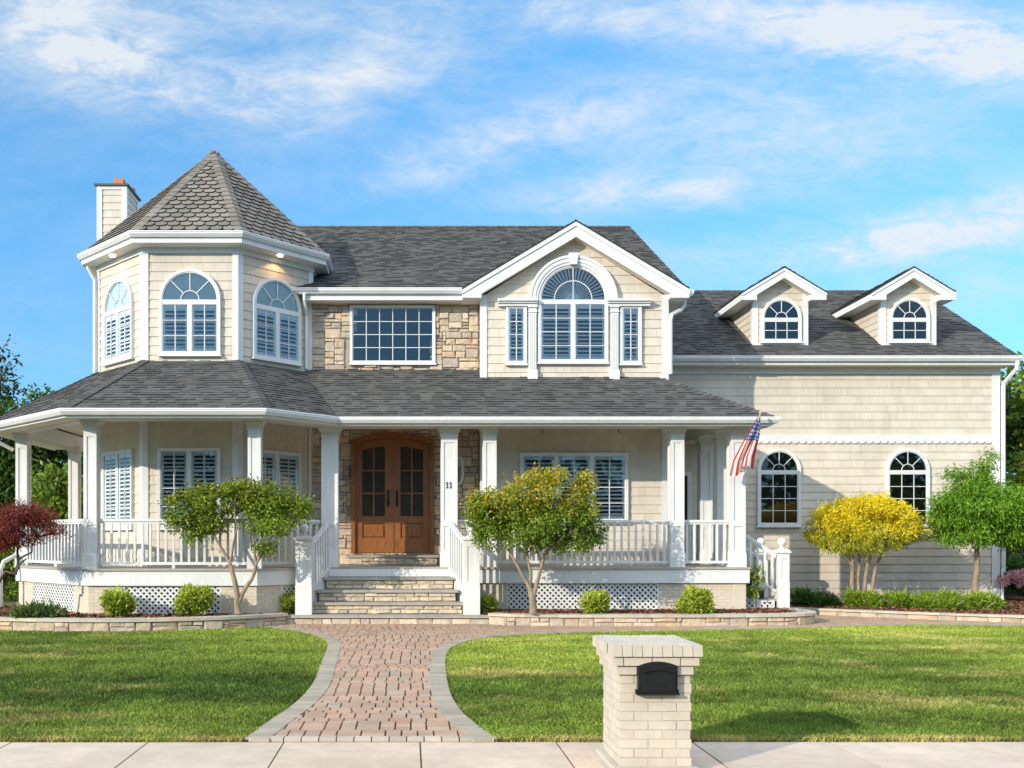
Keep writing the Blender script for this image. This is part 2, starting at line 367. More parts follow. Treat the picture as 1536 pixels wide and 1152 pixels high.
# ------------------------------------------------------------------ ground, road, sidewalk, walkway
def inpoly(x, y, poly):
    r = np.zeros(len(x), bool); n = len(poly)
    for i in range(n):
        x0, y0 = poly[i]; x1, y1 = poly[(i+1) % n]
        if y0 == y1: continue
        c = ((y0 > y) != (y1 > y)) & (x < (x1-x0)*(y-y0)/(y1-y0)+x0); r ^= c
    return r
g = MB(); g.face([(-600, -600, -.2), (600, -600, -.2), (600, 4.3, -.2), (-600, 4.3, -.2)])
struct(g.build('road', 'asphalt'))
g = MB(); g.face([(-600, 4.6, -.006), (600, 4.6, -.006), (600, 1500, -.006), (-600, 1500, -.006)]); g.face([(-600, 4.6, -.25), (600, 4.6, -.25), (600, 4.6, -.006), (-600, 4.6, -.006)])
struct(g.build('ground', 'soil'))
g = MB(); k = -30.0
while k < 30: g.box(k, k+2.98, 4.3, 4.6, -.25, 0.0, 0, grey(.9, 1.05)); k += 3
struct(g.build('kerb', 'concrete'))
g = MB(); SW0, SW1 = 6.15, 8.02; k = .085-1.145*24
g.box(-30, 30, SW0+.01, SW1-.01, -.05, -.012, 1)
while k < 28:
    g.box(k+.007, k+1.138, SW0, SW1+rnd.uniform(-.006, .006), -.08, .0+rnd.uniform(-.002, .002), 0, grey(.93, 1.05, .02)); k += 1.145
struct(g.build('sidewalk', ['concrete', 'joint']))
WL = [(-1.36, 8.03), (-1.27, 8.84), (-1.17, 9.53), (-1.11, 10.34), (-1.10, 11.2), (-1.14, 12.15), (-1.22, 13.9), (-1.27, 15.2), (-1.40, 16.1), (-1.75, 17.1), (-2.35, 18.0), (-2.75, 18.45)]
WR = [(.70, 8.03), (.575, 8.62), (.48, 9.17), (.41, 10.13), (.41, 11.58), (.47, 13.7), (.60, 14.9), (.95, 15.95), (1.55, 16.8), (3.46, 17.45), (6.1, 17.9), (7.5, 18.2), (9.1, 18.75), (10.5, 18.85), (12.2, 18.55), (16.5, 17.3)]
FB = [(-2.6, 19.0), (1.6, 19.0), (2.0, 18.65), (5, 18.56), (7.6, 18.75), (8.15, 19.2), (8.2, 21.9), (9.3, 21.2), (11, 20.05), (12.4, 19.3), (16.5, 17.6)]
walkpoly = WL+[(-2.6, 19.1)]+FB[1:]+WR[::-1]
def smooth(pts, it=2):
    for _ in range(it):
        q = [pts[0]]
        for a, b in zip(pts[:-1], pts[1:]): q += [(a[0]*.75+b[0]*.25, a[1]*.75+b[1]*.25), (a[0]*.25+b[0]*.75, a[1]*.25+b[1]*.75)]
        pts = q+[pts[-1]]
    return pts
WLs = smooth(WL); WRs = smooth(WR)
walkpoly = WLs+[(-2.6, 19.1)]+FB[1:]+WRs[::-1]
def walk():
    g = MB(); g.face([(x, y, .006) for x, y in walkpoly], 1)
    r = random.Random(3); y = 8.13; offs = None
    g.box(-1.42, .78, 8.03, 8.13, -.02, .02, 1)
    k = -1.36
    while k < .68: g.box(k+.004, k+.142, 8.028, 8.128, 0, .03+r.uniform(-.002, .002), 0, tuple(a*b for a, b in zip(grey(.95, 1.25, .02, r), (.95, 1.25, 1.45)))); k += .148
    while y < 22:
        rows = r.choice((1, 1, 2, 3, 4)); off = r.random()*.3; sizes = [r.choice((.14, .14, .14, .21)) for _ in range(160)]
        for _ in range(rows):
            h = .14 if y < 30 else .2; x = -3+off
            for s in sizes:
                cx, cy = x+s/2, y+h/2
                if cx > 17: break
                ok = inpoly(np.array([cx, x, x+s]), np.array([cy, cy, cy]), walkpoly)
                if ok.all():
                    tone = r.random()
                    base = (1, 1, 1) if tone < .70 else ((.92, 1.08, 1.12) if tone < .88 else (1.06, .95, .90))
                    k = r.uniform(.86, 1.10); zt = .026+r.uniform(-.0025, .0025)
                    e = .0045; f = .008
                    lo = [(x+e, y+.002, 0), (x+s-e, y+.002, 0), (x+s-e, y+h-.002, 0), (x+e, y+h-.002, 0)]
                    hi = [(x+e+f*.5, y+.005, zt), (x+s-e-f*.5, y+.005, zt), (x+s-e-f*.5, y+h-.005, zt), (x+e+f*.5, y+h-.005, zt)]
                    g.hexa(lo, hi, 0, tuple(k*b for b in base))
                x += s
            y += h
    for path, sgn, lim in ((WLs, 1, 18.4), (WRs, -1, 99)):     # grey soldier course along the edges
        pts = [V(p) for p in path]; acc = 0; i = 0
        seg = [(a, b) for a, b in zip(pts[:-1], pts[1:])]
        for a, b in seg:
            d = (b-a); L = d.length
            if L < 1e-5: continue
            d.normalize(); nrm = V((d.y, -d.x))*sgn; t = acc
            while t < L:
                p = a+d*t; q = a+d*(t+.104); zt = .031+r.uniform(-.002, .002); k = r.uniform(.9, 1.15)
                quad = [p-nrm*.03, q-nrm*.03, q+nrm*.175, p+nrm*.175]
                g.hexa([(x.x, x.y, 0) for x in quad], [(x.x, x.y, zt) for x in quad], 0, (k*.80, k*1.04, k*1.15)); t += .110
            acc = t-L
    return recalc(g.build('walkway', ['paver', 'joint']))
struct(walk())
# ---- grass
def vnoise(x, y, sc, seed):
    rg = np.random.RandomState(seed); T = rg.rand(256, 256); x = x/sc+1000; y = y/sc+1000
    i = np.floor(x).astype(int); j = np.floor(y).astype(int); fx = x-i; fy = y-j; fx = fx*fx*(3-2*fx); fy = fy*fy*(3-2*fy)
    q = lambda a, b: T[a % 256, b % 256]
    return (q(i, j)*(1-fx)+q(i+1, j)*fx)*(1-fy)+(q(i, j+1)*(1-fx)+q(i+1, j+1)*fx)*fy
BEDL = [(-11, 18.6), (-9.5, 18.1), (-7.5, 17.75), (-5.9, 17.5), (-4.8, 17.6), (-3.6, 18.0), (-2.9, 18.5), (-2.45, 18.98)]
lawnL = [(-14, 8.04)]+[(x-.03, y) for x, y in WLs]+[(x, y-.03) for x, y in BEDL[::-1][1:]]+[(-14, 18.9)]
lawnR = [(.0+WRs[0][0]+.03, 8.04)]+[(x+.03, y-.01) for x, y in WRs]+[(18, 16.8), (18, 8.04)]
verge = [(-14, 4.62), (18, 4.62), (18, 6.14), (-14, 6.14)]
def grass():
    rg = np.random.RandomState(5); xs = []; ys = []
    for poly, n in ((lawnL, 430000), (lawnR, 620000), (verge, 40000)):
        px = [p[0] for p in poly]; py = [p[1] for p in poly]
        x = rg.uniform(min(px), max(px), n); y = min(py)+(max(py)-min(py))*rg.rand(n)**1.45
        keep = inpoly(x, y, poly) & (x > -.47*y-2.0) & (x < .68*y+2.0); xs.append(x[keep]); ys.append(y[keep])
    for poly in (WLs, WRs):                       # ragged fringe at the edges
        pass
    x = np.concatenate(xs); y = np.concatenate(ys); n = len(x)
    big = vnoise(x, y, 2.2, 1); mid = vnoise(x, y, .55, 2); fine = vnoise(x, y, .14, 3); stripe = .5+.5*np.sin((y+.16*x*0)*2*math.pi/1.35+1.2*vnoise(x, y, 4, 9))
    dry = np.clip((vnoise(x*.55, y, 1.0, 4)*.6+vnoise(x*.6, y, .28, 11)*.4-.60)/.18, 0, 1)
    near = np.clip((8.22-y)/.16, 0, 1)*(y > 8.0)*vnoise(x, y, .3, 12)
    dry = np.maximum(dry*.6, np.clip(near*1.3, 0, .9))
    bright = .62+.35*big+.34*(mid-.5)+.42*(fine-.5)+.22*(stripe-.5)+.25*np.clip((y-11)/7, 0, 1)
    bright = np.clip(bright, .3, 1.6)*rg.uniform(.65, 1.35, n)*np.where(x > 0, 1.2, 1.06)
    A = np.array([.095, .195, .028]); B = np.array([.32, .375, .06]); D = np.array([.52, .44, .16])
    t = np.clip(.05+.55*big+.5*(rg.rand(n)-.5)+.35*np.clip((y-11)/7, 0, 1)+.15*(x > 0), 0, 1)[:, None]
    col = (A*(1-t)+B*t); col = col*(1-dry[:, None])+D*dry[:, None]; col = col*bright[:, None]
    h = rg.uniform(.022, .050, n)*(1+.25*(mid-.5)); wd = .0034*(y/8)**.9*rg.uniform(.7, 1.4, n); a = rg.uniform(0, 2*math.pi, n)
    lean = rg.uniform(.1, .95, n)*h; la = rg.uniform(0, 2*math.pi, n)
    cx, sx = np.cos(a), np.sin(a); z0 = np.zeros(n)-.006
    v = np.empty((n, 4, 3))
    lx = np.cos(la)*lean; ly = np.sin(la)*lean
    v[:, 0] = np.stack([x-cx*wd, y-sx*wd, z0], 1); v[:, 1] = np.stack([x+cx*wd, y+sx*wd, z0], 1)
    v[:, 2] = np.stack([x+lx*.35+cx*wd*.7, y+ly*.35+sx*wd*.7, h*.62], 1); v[:, 3] = np.stack([x+lx, y+ly, h], 1)
    f = np.arange(n*4).reshape(n, 4); f = np.concatenate([f[:, [0, 1, 2]], f[:, [0, 2, 3]]]); c = np.concatenate([col, col])
    return numpy_mesh('grass', v.reshape(-1, 3), f, np.clip(c, 0, 1), 'grass')
struct(grass(), 'stuff', 'mown green lawn with dry straw patches on both sides of the brick path')

# ------------------------------------------------------------------ stone work
def ashlar(mb, fr, u0, u1, v0, v1, seed, unit=.085, skip=None, w=.055, tone=None, maxw=6, maxh=3):
    r = random.Random(seed); nu = max(1, round((u1-u0)/unit)); nv = max(1, round((v1-v0)/unit)); du = (u1-u0)/nu; dv = (v1-v0)/nv
    used = [[False]*nv for _ in range(nu)]
    for j in range(nv):
        for i in range(nu):
            if used[i][j]: continue
            hh = r.choice([1, 1, 2, 2, 2, 3][:maxh*2]); hh = min(hh, nv-j); ww = min(max(r.randint(2, maxw), hh+1), nu-i)
            k = 0
            while k < ww and not used[i+k][j]: k += 1
            ww = max(1, k)
            while hh > 1 and any(used[i+a][j+b] for a in range(ww) for b in range(hh)): hh -= 1
            for a in range(ww):
                for b in range(hh): used[i+a][j+b] = True
            a0 = u0+i*du; b0 = v0+j*dv; a1 = a0+ww*du; b1 = b0+hh*dv
            if skip and skip((a0+a1)/2, (b0+b1)/2, a1-a0, b1-b0): continue
            gp = .007; jt = lambda: r.uniform(-.014, .014)
            q = [(a0+gp+jt()*.6, b0+gp+jt()*.6), (a1-gp+jt()*.6, b0+gp+jt()*.6), (a1-gp+jt()*.6, b1-gp+jt()*.6), (a0+gp+jt()*.6, b1-gp+jt()*.6)]
            cu = sum(p[0] for p in q)/4; cv = sum(p[1] for p in q)/4; wo = w*r.uniform(.65, 1.15)
            s = 1-.035/max(.06, min(a1-a0, b1-b0)); s = max(.78, s)
            c = tone(r) if tone else r.choice(((1, 1, 1), (1.1, 1.05, 1.0), (.92, .88, .86), (1.12, .98, .84), (1.18, 1.15, 1.12), (.86, .87, .9)))
            kk = r.uniform(.85, 1.12); c = tuple(kk*x for x in c)
            lo = [fr(a, b, 0) for a, b in q]; mid = [fr(a, b, wo*.72) for a, b in q]
            hi = [fr(cu+(a-cu)*s, cv+(b-cv)*s, wo+r.uniform(-.012, .012)) for a, b in q]
            mb.hexa(lo, mid, 0, c)
            for e in range(4): mb.face([mid[e], mid[(e+1) % 4], hi[(e+1) % 4], hi[e]], 0, c)
            mb.face([hi[0], hi[1], hi[2]], 0, c); mb.face([hi[0], hi[2], hi[3]], 0, c)
def curvewall(path, h, name, label, cat, capw=.34, captop=.055, seed=1, unit=.095, sgn=1):
    P = smooth(path, 2); base = thing(name, label, cat, (P[len(P)//2][0], P[len(P)//2][1], 0))
    L = [0]
    for a, b in zip(P[:-1], P[1:]): L.append(L[-1]+math.hypot(b[0]-a[0], b[1]-a[1]))
    def at(u):
        u = min(max(u, 0), L[-1]-1e-6); i = max(k for k in range(len(L)-1) if L[k] <= u)
        a, b = V(P[i]), V(P[i+1]); d = (b-a).normalized(); return a+d*(u-L[i]), V((d.y, -d.x))
    def fr(u, v, w=0):
        p, n = at(u); return V((p.x+n.x*(w-.05), p.y+n.y*(w-.05), v))
    m = MB(); ashlar(m, fr, 0, L[-1], 0.0, h, seed, unit, maxw=5, maxh=2)
    m.sweep(P, [(-.03, 0), (-.03, h-.002), (-.25, h-.002), (-.25, 0)], 0, m=1)
    m.build('stone_face', ['stone', 'mortar'], base)
    m = MB(); u = 0; r = random.Random(seed)
    while u < L[-1]-.05:
        e = min(L[-1], u+r.uniform(.55, 1.0)); n = max(2, int((e-u)/.15)); c = grey(.88, 1.12, .04, r)
        for k in range(n):
            a = u+.003+(e-u-.006)*k/n; b = u+.003+(e-u-.006)*(k+1)/n
            lo = [fr(a, h, .085), fr(b, h, .085), fr(b, h, .085-capw), fr(a, h, .085-capw)]
            m.hexa(lo, [x+V((0, 0, captop)) for x in lo], 0, c)
        u = e
    m.build('coping', 'cap', base)
    return base
WALLR = [(1.56, 18.95), (2.1, 18.66), (3, 18.56), (5, 18.56), (6.8, 18.62), (7.6, 18.78), (8.05, 19.05), (8.28, 19.45), (8.3, 19.9), (8.2, 20.35)]
curvewall(BEDL, .19, 'garden_wall', 'low curved stone planter wall under the red and green maples, left of the front steps', 'garden wall', seed=11)
curvewall(WALLR, .19, 'garden_wall', 'low stone planter wall with rounded end, between front steps and side steps', 'garden wall', seed=12)
EDGE = [(8.25, 22.0), (8.7, 21.7), (9.3, 21.25), (11, 20.1), (12.4, 19.35), (14.5, 18.5), (16.5, 17.8)]
curvewall(EDGE, .12, 'garden_wall', 'long low pale stone edging wall before the junipers at the right wing', 'garden wall', capw=.25, captop=.045, seed=13, unit=.115)
# beds
def bed(name, poly, z, nchips, seed):
    g = MB(); g.face([(x, y, z) for x, y in poly]); g.build(name, 'mulch')['kind'] = 'structure'
    rg = np.random.RandomState(seed); x = rg.uniform(min(p[0] for p in poly), max(p[0] for p in poly), nchips); y = rg.uniform(min(p[1] for p in poly), max(p[1] for p in poly), nchips)
    k = inpoly(x, y, poly); x = x[k]; y = y[k]; n = len(x); a = rg.uniform(0, 6.28, n); L = rg.uniform(.02, .06, n); W = rg.uniform(.008, .02, n); t = rg.uniform(-.025, .025, n); t2 = rg.uniform(-.012, .012, n); zz = z+.012+rg.rand(n)*.022
    d = np.stack([np.cos(a)*L, np.sin(a)*L, t], 1); s = np.stack([-np.sin(a)*W, np.cos(a)*W, t2], 1); c = np.stack([x, y, zz], 1)
    v = np.stack([c-d-s, c+d-s, c+d+s, c-d+s], 1).reshape(-1, 3); col = np.array([1, 1, 1])*rg.uniform(.35, 1.6, n)[:, None]*np.array([1, .95+.1*rg.rand(), .9])
    o = numpy_mesh('mulch_chips', v, np.arange(n*4).reshape(n, 4), col, 'chip'); struct(o, 'stuff', 'loose brown bark mulch spread over the planting bed')
bedL = [(x, y+.12) for x, y in BEDL]+[(-2.3, 20.4), (-3.0, 19.3), (-6.4, 19.3), (-8.6, 21.5), (-11, 21.5)]
bedR = [(1.5, 19.1)]+[(x-(.1 if y > 18.9 and x > 7 else 0), y+.12) for x, y in WALLR]+[(8.0, 20.55), (7.1, 20.6), (7.0, 20.4), (1.4, 20.4)]
bedW = [(x+.05, y+.1) for x, y in EDGE]+[(17, 26), (14.6, 26), (14.6, 23.9), (7.3, 23.9), (7.3, 22.2)]
bed('mulch_bed', bedL, .20, 9000, 1); bed('mulch_bed', bedR, .20, 9000, 2); bed('mulch_bed', bedW, .15, 12000, 3)

# ------------------------------------------------------------------ the house
H = thing('house', 'large two storey beige shingled house with octagonal corner tower and wrapping white porch', 'house', (3.0, 22.0, 0))
YS, YU, YB, YW = 22.05, 22.05, 21.6, 23.8
TX, TY, TA = -4.74, 23.07, 2.468                # tower centre and apothem
FZ = 1.13                                       # porch floor
BX0, BX1 = 1.62, 5.82                           # gabled bay
WXR = 14.68
def octa(ap, cx=TX, cy=TY):                     # starts at the left end of the front face, goes right
    h = ap*math.tan(math.pi/8)
    return [(cx-h, cy-ap), (cx+h, cy-ap), (cx+ap, cy-h), (cx+ap, cy+h), (cx+h, cy+ap), (cx-h, cy+ap), (cx-ap, cy+h), (cx-ap, cy-h)]
T8 = octa(TA)
def wallq(a, b, z0, z1): return [(a[0], a[1], z0), (b[0], b[1], z0), (b[0], b[1], z1), (a[0], a[1], z1)]
# -- walls
def walls():
    g = MB()
    for i in range(8):
        a, b = T8[i], T8[(i+1) % 8]; n = ((a[0]+b[0])/2-TX, (a[1]+b[1])/2-TY, 0)
        if i in (0, 1, 2, 6, 7): siding(g, wallq(a, b, .1, 8.02), n, 10+i)
        else: g.face(wallq(a, b, .1, 8.02))
    for i in (7, 0, 1, 2):                      # corner boards
        p = T8[i]; d = V((p[0]-TX, p[1]-TY, 0)).normalized(); q = V((p[0], p[1], 0))
        for s, fc in ((1, i), (-1, (i-1) % 8)):
            a, b = T8[fc], T8[(fc+1) % 8]; e = V((b[0]-a[0], b[1]-a[1], 0)).normalized(); nn = V((e.y, -e.x, 0))
            f = lambda u, z, w_: q+e*u*s+nn*w_+V((0, 0, z))
            lo = [f(-.012, 1.1, .018), f(.115, 1.1, .018), f(.115, 1.1, .032), f(-.012, 1.1, .032)]
            g.prism(lo, (0, 0, 6.9), 1)
    recalc(g.build('tower_wall', ['siding', 'white'], H))
    g = MB()                                    # gabled bay
    zt = 7.2
    siding(g, [(BX0, YB, .1), (BX1, YB, .1), (BX1, YB, zt), ((BX0+BX1)/2, YB, 8.52), (BX0, YB, zt)], (0, -1, 0), 30)
    siding(g, [(BX1, YB, .1), (BX1, YW, .1), (BX1, YW, zt), (BX1, YB, zt)], (1, 0, 0), 31)
    siding(g, [(BX0, YB, .1), (BX0, YS, .1), (BX0, YS, zt), (BX0, YB, zt)], (-1, 0, 0), 32)
    for z0, z1 in ((1.13, 4.44), (5.2, 7.25)):
        g.box(BX0-.034, BX0+.12, YB-.034, YB-.018, z0, z1, 1); g.box(BX1-.12, BX1+.034, YB-.034, YB-.018, z0, z1, 1)
        g.box(BX1+.018, BX1+.034, YB-.018, YB+.11, z0, z1, 1); g.box(BX0-.034, BX0-.018, YB-.018, YB+.11, z0, z1, 1)
    recalc(g.build('bay_wall', ['siding', 'white'], H))
    g = MB()                                    # right wing
    siding(g, [(BX1, YW, .1), (WXR, YW, .1), (WXR, YW, 6.1), (BX1, YW, 6.1)], (0, -1, 0), 40)
    siding(g, [(WXR, YW, .1), (WXR, 31.9, .1), (WXR, 31.9, 6.1), (WXR, 27.86, 8.75), (WXR, YW, 6.1)], (1, 0, 0), 41)
    g.box(WXR-.17, WXR+.034, YW-.034, YW-.018, .2, 6.1, 1); g.box(WXR+.018, WXR+.034, YW-.018, YW+.13, .2, 6.1, 1)
    g.box(5.85, WXR-.17, YW-.040, YW-.018, 4.165, 4.32, 1)
    x = 7.2
    F = frame((0, YW, 0), (0, -1, 0))
    while x < WXR-.2:                            # scalloped lower edge of the frieze
        pts = [F(x-.085, 4.165, .018)]+[F(x+.085*math.cos(t), 4.165-.06*math.sin(t), .018) for t in [math.pi*(1-k/8) for k in range(9)]]+[F(x+.085, 4.165, .018)]
        g.prism(pts[1:-1], (0, -.022, 0), 1); x += .185
    recalc(g.build('wing_wall', ['siding', 'white'], H))
    g = MB()                                    # main body behind everything
    g.box(-6.9, BX1-.02, YS+.14, 32.5, .1, 7.3)
    for yy in (0,):
        g.prism([(BX1-.02, YS+.2, 7.2), (BX1-.02, 27.3, 10.4), (BX1-.02, 32.5, 7.2)], (-.1, 0, 0)); g.prism([(-6.8, YS+.5, 7.2), (-6.8, 27.3, 10.4), (-6.8, 32.5, 7.2)], (.1, 0, 0))
    recalc(g.build('main_wall', 'siding', H))
walls()
def stonewalls():
    F = frame((0, YU, 0), (0, -1, 0)); g = MB()
    g.box(-2.30, BX0-.02, YU, YU+.12, 5.2, 7.2, 1)
    win = (XX(525, YU), XX(652, YU), ZZ(545, YU), ZZ(459, YU))
    ashlar(g, F, -2.27, BX0-.035, 5.3, 7.18, 21, .076, lambda u, v, a, b: win[0] < u < win[1] and win[2] < v < win[3])
    recalc(g.build('stone_wall', ['stone', 'mortar'], H))
    F = frame((0, YS, 0), (0, -1, 0)); g = MB()
    g.box(-2.40, BX0-.02, YS, YS+.1, 1.0, 4.5, 1)
    ashlar(g, F, -2.38, BX0-.03, 1.13, 4.46, 22, .076, lambda u, v, a, b: abs(u-DC) < .90 and v < 4.03)
    recalc(g.build('stone_wall', ['stone', 'mortar'], H))
DC = XX(589, YS-.05)
stonewalls()
# -- windows
def window(fr, u0, u1, v0, v1, ncas=2, cols=2, rows=3, shutters=True, arch=None, casing=.058, cw=.024, fan=3, fine=False, slat=.088, kind='window'):
    """arch: None, 'plain' (fan grille), 'sun' (sunburst blind) or 'blind' (pale blind with fan grille)"""
    g = MB(); c = casing; D = .085
    topv = v1 if arch is None else v1+.035
    g.fbox(fr, u0, u0+c, v0, topv, 0, D); g.fbox(fr, u1-c, u1, v0, topv, 0, D); g.fbox(fr, u0+c, u1-c, v0, v0+c*.9, 0, D)
    g.fbox(fr, u0-.02, u1+.02, v0-.035, v0, 0, D+.02)
    if arch is None: g.fbox(fr, u0+c, u1-c, v1-c, v1, 0, D)
    else: g.fbox(fr, u0+c, u1-c, v1-.045, v1+.035, 0, D-.01)
    vt = v1-c if arch is None else v1-.045; vb = v0+c*.9
    g.face([fr(u0+.01, v0+.01, .021), fr(u1-.01, v0+.01, .021), fr(u1-.01, topv-.01, .021), fr(u0+.01, topv-.01, .021)], 1)  # dark sheet, the unlit interior put in as colour
    W = (u1-u0-2*c); mull = .06; cwid = (W-(ncas-1)*mull)/ncas; cas = []
    for i in range(ncas):
        a = u0+c+i*(cwid+mull); b = a+cwid
        if i < ncas-1: g.fbox(fr, b, b+mull, vb, vt, 0, D-.008)
        for q in ((a, a+cw, vb, vt), (b-cw, b, vb, vt), (a+cw, b-cw, vb, vb+cw), (a+cw, b-cw, vt-cw, vt)): g.fbox(fr, *q, .02, .072)
        cas.append((a+cw, b-cw, vb+cw, vt-cw))
    cu = (u0+u1)/2; R = (u1-u0)/2; av = v1+.035
    if arch:
        g.ring(fr, cu, av, R-c, R, 0, D, n=36); g.ring(fr, cu, av, R-c-cw, R-c, .02, .070, n=36)
        ri = R-c-.005
        pts = [fr(cu+ri*math.cos(math.pi*k/30), av+ri*math.sin(math.pi*k/30), .022) for k in range(31)]
        g.face(pts, 2 if arch == 'blind' else 1)
    w_ = g.build(kind, ['white', 'dark', 'arch'], H); recalc(w_)
    p = MB(); m = MB(); sh = MB()
    for (a, b, s, t) in cas:
        p.face([fr(a, s, .054), fr(b, s, .054), fr(b, t, .054), fr(a, t, .054)])
        for k in range(1, cols): x = a+(b-a)*k/cols; m.fbox(fr, x-.009, x+.009, s, t, .050, .062)
        for k in range(1, rows): y = s+(t-s)*k/rows; m.fbox(fr, a, b, y-.008, y+.008, .051, .061)
    if arch:
        ri = R-c-cw
        p.face([fr(cu+ri*math.cos(math.pi*k/30), av+ri*math.sin(math.pi*k/30), .054) for k in range(31)])
        n = {'sun': 1}.get(arch, fan)
        for k in range(1, n+1):
            t = math.pi*k/(n+1); r0 = ri*.34 if arch != 'sun' else 0
            d = (math.cos(t), math.sin(t)); e = (-d[1]*.009, d[0]*.009)
            q = [(cu+d[0]*r0+e[0], av+d[1]*r0+e[1]), (cu+d[0]*ri+e[0], av+d[1]*ri+e[1]), (cu+d[0]*ri-e[0], av+d[1]*ri-e[1]), (cu+d[0]*r0-e[0], av+d[1]*r0-e[1])]
            m.hexa([fr(x, y, .050) for x, y in q], [fr(x, y, .062) for x, y in q])
        m.ring(fr, cu, av, ri*(.34 if arch != 'sun' else .60)-.009, ri*(.34 if arch != 'sun' else .60)+.009, .051, .061, n=20)
        if arch == 'sun':
            for k in range(25):
                t = math.pi*(k+.5)/25; d = (math.cos(t), math.sin(t)); wa, wb = .006, .030; r0, r1 = ri*.12, ri*.99
                q = [(cu+d[0]*r0-d[1]*wa, av+d[1]*r0+d[0]*wa), (cu+d[0]*r1-d[1]*wb, av+d[1]*r1+d[0]*wb), (cu+d[0]*r1+d[1]*wb*.2, av+d[1]*r1-d[0]*wb*.2), (cu+d[0]*r0+d[1]*wa, av+d[1]*r0-d[0]*wa)]
                sh.hexa([fr(x, max(y, av), .026) for x, y in q], [fr(x, max(y, av), .036) for x, y in q])
            sh.ring(fr, cu, av, 0, ri*.22, .03, .042, n=16)
    o = p.build('pane', 'glass', w_)
    if m.f: m.build('grille', 'white', w_)
    if sh.f: recalc(sh.build('sunburst', 'shutter', w_))
    if shutters:
        for (a, b, s, t) in cas:
            sh = MB()
            sh.fbox(fr, a, a+.045, s, t, .026, .044); sh.fbox(fr, b-.045, b, s, t, .026, .044)
            sh.fbox(fr, a+.045, b-.045, t-.085, t, .026, .044); sh.fbox(fr, a+.045, b-.045, s, s+.07, .026, .044)
            y = s+.085
            while y < t-.10:
                sh.hexa([fr(a+.045, y, .044), fr(b-.045, y, .044), fr(b-.045, y+.034, .026), fr(a+.045, y+.034, .026)], [fr(a+.045, y+.008, .046), fr(b-.045, y+.008, .046), fr(b-.045, y+.042, .028), fr(a+.045, y+.042, .028)]); y += slat
            x = (a+b)/2+.02; sh.fbox(fr, x-.006, x+.006, s+.08, t-.1, .046, .049)
            recalc(sh.build('shutter', 'shutter', w_))
    return w_
def tface(i):
    a, b = T8[i], T8[(i+1) % 8]; c = ((a[0]+b[0])/2, (a[1]+b[1])/2); return frame((*c, 0), (c[0]-TX, c[1]-TY, 0))
for i in (7, 0, 1):
    f = tface(i); window(f, -.665, .655, ZZ(533, 20.6), ZZ(453, 20.6), 2, 2, 3, True, 'blind')
    window(f, -.70, .655, 1.95, ZZ(672, 20.6), 2, 2, 4, True)
FU = frame((0, YU, 0), (0, -1, 0)); FBY = frame((0, YB, 0), (0, -1, 0)); FW = frame((0, YW, 0), (0, -1, 0))
window(FU, XX(525, YU-.06), XX(653, YU-.06), ZZ(546, YU), ZZ(459, YU), 1, 6, 4, False, None, .052, .020)
y = YB-.05
pw = window(FBY, XX(807, y), XX(912, y), ZZ(544, y), ZZ(452, y), 2, 2, 4, True, 'sun', .055)
window(FBY, XX(759, y), XX(790, y), ZZ(546, y), ZZ(458, y), 1, 2, 4, True, None, .05)
window(FBY, XX(930, y), XX(962, y), ZZ(546, y), ZZ(458, y), 1, 2, 4, True, None, .05)
window(FBY, XX(780, y), XX(942, y), ZZ(783, y), ZZ(679, y), 3, 2, 4, True, None, .055)
y = YW-.05
for a, b in ((1136, 1201), (1329, 1394)): window(FW, XX(a, y), XX(b, y), ZZ(789, y), ZZ(707.5, y), 1, 3, 4, False, 'plain', .065)
def palladian():
    y = YB-.1; cu = (XX(807, y)+XX(912, y))/2; av = ZZ(452, y)+.035; R = (XX(912, y)-XX(807, y))/2
    g = MB()
    for k, (a, b, d) in enumerate(((0, .06, .11), (.06, .15, .13), (.15, .21, .15))): g.ring(FBY, cu, av, R+a, R+b, .0, d, n=40)
    recalc(g.build('arch_trim', 'white', pw))
    g = MB(); kz = av+R
    g.hexa([FBY(cu-.075, kz-.01, 0), FBY(cu+.075, kz-.01, 0), FBY(cu+.11, kz+.25, 0), FBY(cu-.11, kz+.25, 0)], [FBY(cu-.075, kz-.01, .19), FBY(cu+.075, kz-.01, .19), FBY(cu+.11, kz+.25, .19), FBY(cu-.11, kz+.25, .19)])
    g.build('keystone', 'white', pw)
    for a, b in ((793, 805), (916, 928)):
        u0, u1 = XX(a, y), XX(b, y); z0, z1 = 5.25, ZZ(459, y); g = MB()
        g.fbox(FBY, u0, u1, z0, z1, 0, .10); g.fbox(FBY, u0-.02, u1+.02, z0, z0+.28, 0, .125); g.fbox(FBY, u0-.015, u1+.015, z1-.14, z1-.11, 0, .12); g.fbox(FBY, u0-.02, u1+.02, z1-.03, z1, 0, .13)
        for k in range(4): x = u0+.03+(u1-u0-.06)*k/3; g.fbox(FBY, x-.011, x+.011, z0+.32, z1-.18, .10, .112)
        recalc(g.build('pilaster', 'white', pw))
    for a, b in ((750, 806), (914, 973)):
        u0, u1 = XX(a, y), XX(b, y); z0 = ZZ(459, y); g = MB()
        prof = [(0, .06, .12), (.06, .10, .16), (.10, .15, .20)]
        for s, t, d in prof: g.fbox(FBY, u0-d*.3, u1+(d*.3 if a > 900 else 0), z0+s, z0+t, 0, d)
        recalc(g.build('entablature', 'white', pw))
palladian()
